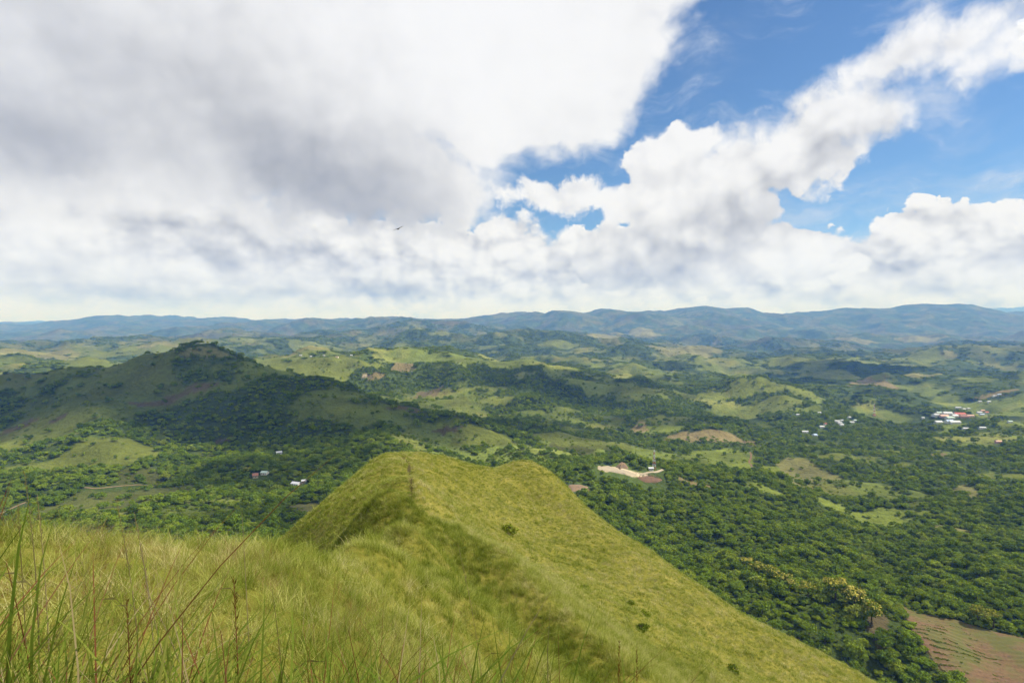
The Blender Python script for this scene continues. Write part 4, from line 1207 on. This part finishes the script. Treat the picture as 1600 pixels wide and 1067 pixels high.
def side_of(x, y, line):
    """signed distance to a polyline drawn from far to near: positive on its right as seen from the camera"""
    ly = np.array([q[1] for q in line]); lx = np.array([q[0] for q in line]); o = np.argsort(ly)
    return x - np.interp(y, ly[o], lx[o])
def grass_tint(x, y):
    """grass tint: greener left of the spur, paler on knoll, right flank and crests"""
    d = np.hypot(x, y); s = side_of(x, y, CRL); far_ = sstep(d, 26, 42)
    t = -0.10 * far_ * sstep(-s, 0.3, 3.0) * (1 - sstep(y, 85, 105)) + 0.07 * far_ * sstep(s, 0.0, 3.0)
    t = t + 0.09 * np.exp(-line_dist(x, y, CRL) / 2.0) * far_ + 0.055 * (1 - far_) * sstep(d, 3.0, 7)
    t = t - 0.06 * np.exp(-((x - 19) / 7) ** 2 - ((y - 82) / 22) ** 2)
    return t + (0.05 * fbm(x, y, 16., 3, 401) + 0.05 * fbm(x * 0.22 + y * 0.1, y, 3.4, 3, 402)) * far_ + 0.075 * fbm(x, y, 1.5, 3, 403) * (1 - far_)

def grass_patch(name, r0, r1, per_m2, protos, s0, s1, label, weights=None, half=50, lean=0.22):
    x, y = fan_points(r0, r1, 1 / math.sqrt(per_m2), half, seed=int(r0 * 10) + 3)
    z = hill_z(x, y); pdn = path_dist(x, y)
    k = (z > land_z(x, y) - 5) & (pdn + 0.25 * gnoise(x / 6., y / 6., 77) > 0.18)
    x, y, z = x[k], y[k], z[k]; u_, v_ = project(x, y, z + 0.5)
    k = (v_ < 1260)
    if r0 < 1.5: k &= np.random.default_rng(9).uniform(0, 1, len(x)) < np.clip(0.75 - 0.45 * (x + 0.7), 0.10, 1.0) * np.clip(1.5 - 0.6 * (np.hypot(x, y) - 1.5), 0.08, 1) * (np.hypot(x, y) > 1.62)
    x, y, z = x[k], y[k], z[k]
    if r0 > 20:      # leave out what the brow in front hides
        k = ~np.array(hill_hides_near(x, y, z + 1.2)); x, y, z = x[k], y[k], z[k]
    n = len(x); g = np.random.default_rng(int(r0 * 7) + 1)
    s_ = g.uniform(s0, s1, n) * (1 + 0.5 * fbm(x, y, 2.2, 3, 17)); s_ = np.clip(s_, s0 * 0.5, s1 * 1.5)
    if r0 < 1.5: s_ = s_ * np.clip(1.15 - 0.27 * (np.hypot(x, y) - 1.8) - 0.10 * np.maximum(x + 0.6, 0), 0.3, 1.2)
    e = 0.5; sx = (hill_z(x + e, y) - z) / e; sy = (hill_z(x, y + e) - z) / e
    rx = np.clip(sy, -1.2, 1.2) * 0.35 + g.normal(0, 0.12, n); ry = -np.clip(sx, -1.2, 1.2) * 0.35 - lean + g.normal(0, 0.12, n)
    pk = g.choice(len(protos), n, p=weights)
    scatter(name, np.column_stack([x, y, z - 0.03]), np.column_stack([rx, ry, g.uniform(0, 6.28, n)]), np.column_stack([s_, s_, s_ * g.uniform(0.8, 1.2, n)]), pk, protos, label, 'grass', grass_tint(x, y))
    return n

def hill_hides_near(x, y, z):
    hid = np.zeros(len(x), bool); r = np.hypot(x, y)
    for t in (0.08, 0.12, 0.17, 0.24, 0.33, 0.45, 0.6, 0.75, 0.88):
        d = r * t; hid |= (hill_z(x * t, y * t) > z * t + 0.3)
    return hid
wts = np.array([2, 2, 2, 2, 2, 7, 7, 0.8, 0.8]); wts /= wts.sum()
NG = [grass_patch('foreground_grass', 1.48, 4.2, 260, tall, 0.78, 1.12, 'tall wind blown green and russet grass along the front', wts, 58, 0.16),
      grass_patch('near_grass', 2.0, 12.5, 36, fine, 0.36, 0.74, 'thick fine yellow green grass close on the near knoll', None, 54),
      grass_patch('knoll_grass', 12.0, 26.0, 26, midt, 0.45, 0.8, 'yellow green grass over the brow of the knoll', None, 50),
      grass_patch('ridge_grass', 26.0, 75.0, 9, midt, 0.9, 1.5, 'yellow green grass on the near slope of the ridge', None, 48),
      grass_patch('slope_grass', 60.0, 215.0, 5.0, fart, 0.6, 1.05, 'short yellow green grass on the peak and its flanks', None, 46)]

# single stalks that stand out against the grass
def stalk(u, v_top, Y, u_base, mat, head, label, bend=0.0, w=0.009):
    top = P(u, v_top, Y); bz = P(u_base, 600, Y)
    base = np.array((bz[0], Y, float(hill_z(np.array([bz[0]]), np.array([Y]))[0]) - 0.02))
    o = empty('grass_stalk', tuple(base)); V, Fc = [], []; n = 12
    rel = top - base; side = np.array((1, 0, 0))
    pts_ = [rel * t + side * bend * math.sin(math.pi * t) + np.array((0, 0, 0.04 * math.sin(math.pi * t))) for t in np.linspace(0, 1, n)]
    def tube(pp, rad, nm, mt, k=5):
        V, Fc = [], []
        for i, q in enumerate(pp):
            for j in range(k):
                a = 2 * math.pi * j / k; V.append(q + rad(i / (len(pp) - 1)) * np.array((math.cos(a), math.sin(a), 0)))
        for i in range(len(pp) - 1):
            for j in range(k): Fc.append((i * k + j, i * k + (j + 1) % k, (i + 1) * k + (j + 1) % k, (i + 1) * k + j))
        return mesh_obj(nm, V, Fc, M[mt], o)
    tube(pts_, lambda t: w * 0.5 * (1 - 0.75 * t), 'stem', mat)
    if head:
        g = np.random.default_rng(int(u * 7 + v_top)); V, Fc = [], []
        for i in range(46):
            t = g.uniform(0.62, 1.0); q = rel * t + side * bend * math.sin(math.pi * t); a = g.uniform(0, 6.28); L = 0.03 * g.uniform(0.6, 1.5) * (1.2 - t) * 2.2 + 0.008
            d = np.array((math.cos(a) * 0.45, math.sin(a) * 0.45, 0.9)); e = np.cross(d, (0.3, 1, 0.2)); e /= np.linalg.norm(e); b0 = len(V)
            V += [q, q + d * L * 0.5 + e * 0.0022, q + d * L, q + d * L * 0.5 - e * 0.0022]; Fc.append((b0, b0 + 1, b0 + 2, b0 + 3))
        mesh_obj('seed_head', V, Fc, M[mat], o)
    t0 = 0.35; q = rel * t0 + side * bend * math.sin(math.pi * t0); sgn = 1 if (int(u) % 2) else -1
    V = [q, q + np.array((sgn * 0.05, 0, 0.12)), q + np.array((sgn * 0.14, 0.01, 0.19)), q + np.array((sgn * 0.26, 0.02, 0.17)), q + np.array((sgn * 0.13, 0.01, 0.175)), q + np.array((sgn * 0.045, 0, 0.105))]
    mesh_obj('leaf', V, [(0, 1, 5), (1, 2, 4, 5), (2, 3, 4)], M[mat], o)
    tag(o, label, 'grass stalk')
STALKS = [(38, 738, 3.6, 50, 'straw_grass', True, 'tallest dry seeded stalk rising above the brow at far left', 0.02), (58, 772, 3.6, 66, 'straw_grass', True, 'dry stalk leaning just right of the tallest one at far left', 0.01),
          (28, 790, 3.8, 30, 'straw_grass', True, 'short dry stalk left of the tallest one at far left', 0.0), (182, 782, 3.5, 212, 'straw_grass', True, 'leaning dry stalk whose tip crosses the dark wood left', 0.02),
          (210, 802, 3.5, 236, 'straw_grass', True, 'second leaning dry stalk crossing the dark wood left', 0.02), (378, 800, 4.5, 384, 'straw_grass', False, 'thin upright stalk over the dark wood behind the knoll', 0.0),
          (222, 862, 2.4, 330, 'straw_grass', False, 'long pale arching stalk slanting across the knoll', -0.05), (225, 914, 2.2, 300, 'straw_grass', False, 'pale broken stalk bent to the left on the knoll', 0.08),
          (425, 920, 3.2, 440, 'straw_grass', False, 'pale slanting stalk in the middle of the knoll', 0.01), (285, 965, 1.9, 215, 'russet_grass', False, 'dark russet blade leaning right at the bottom left', 0.04),
          (198, 940, 2.0, 200, 'russet_grass', True, 'upright red brown spike in the grass at lower left', 0.0), (365, 900, 2.3, 372, 'russet_grass', True, 'tall dark red spike standing left of centre', 0.0),
          (345, 985, 1.9, 362, 'russet_grass', False, 'thick russet blade at the bottom left of centre', 0.01), (545, 985, 2.2, 580, 'russet_grass', False, 'red brown blade leaning left near the bottom', 0.02),
          (715, 848, 7.0, 760, 'straw_grass', True, 'slender pale stalk arching over the near slope right of centre', 0.05), (968, 1000, 4.0, 966, 'russet_grass', True, 'thin brown stalk alone at the bottom right of centre', 0.0),
          (872, 985, 4.2, 880, 'russet_grass', False, 'thin brown stalk at the bottom in front of the bright shoulder', 0.0), (995, 1010, 4.4, 1000, 'russet_grass', True, 'faint brown stalk rightmost along the bottom edge', 0.0),
          (10, 880, 2.2, 60, 'russet_grass', False, 'russet stem slanting in from the left edge', 0.02), (690, 990, 2.8, 700, 'tall_grass', False, 'green blade standing at the bottom centre', 0.0)]
for s_ in STALKS: stalk(*s_)

# ------------------------------------------------------------------ soaring bird
c0 = P(622, 358, 95.0)
span = [(-0.88, 0.06, 0.02, -0.10, 0.16), (-0.80, 0.14, 0.03, -0.06, 0.15), (-0.60, 0.27, 0.04, 0.02, 0.10), (-0.35, 0.32, 0.05, 0.08, 0.07), (-0.14, 0.34, 0.07, 0.06, 0.03), (-0.085, 0.44, 0.13, 0.05, 0.0), (-0.045, 0.66, 0.17, 0.05, 0.0),
        (0.0, 0.76, 0.18, 0.05, 0.0)]
span = span + [(-a, b, c, d, e) for a, b, c, d, e in span[-2::-1]]
V, Fc = [], []; n = 10
for a, ch, thk, off, dih in span:
    for j in range(n):
        t = 2 * math.pi * j / n; V.append((a, off + ch * 0.5 * math.cos(t), dih + thk * 0.5 * math.sin(t)))
for i in range(len(span) - 1):
    for j in range(n): Fc.append((i * n + j, i * n + (j + 1) % n, (i + 1) * n + (j + 1) % n, (i + 1) * n + j))
Fc += [tuple(range(n))[::-1], tuple(len(V) - n + j for j in range(n))]
plain('bird_feathers', (0.018, 0.016, 0.015), 0.8, 0.2, 4.0)
bird = mesh_obj('bird', V, Fc, M['bird_feathers'], smooth_shade=True)
bird.location = tuple(c0); bird.rotation_euler = (R(8), R(-24), R(35)); bird.scale = (1.1, 1.1, 1.1)
tag(bird, 'dark bird soaring in front of the grey cloud', 'bird')

# ------------------------------------------------------------------ haze over the whole country
m = material('haze_air')
n = X.tree.nodes.new('ShaderNodeVolumePrincipled')
n.inputs['Color'].default_value = (0.14, 0.36, 1.0, 1); n.inputs['Absorption Color'].default_value = (1, 1, 1, 1); n.inputs['Density'].default_value = 0.000066; n.inputs['Anisotropy'].default_value = 0.0
o_ = X.tree.nodes.new('ShaderNodeOutputMaterial'); X.tree.links.new(n.outputs[0], o_.inputs['Volume'])
zlo = float(min(GZ.min(), HZ.min())) - 1.0; zhi = max(float(GZ.max()), 60.0) + 40.0
V, Fc = box_v(-52000, 52000, -52000, 52000, zlo, zhi)
tag(mesh_obj('haze', V, Fc, m), kind='stuff')
print('LANDZ', GZ.min(), GZ.max(), 'grass', NG, 'top', zhi)
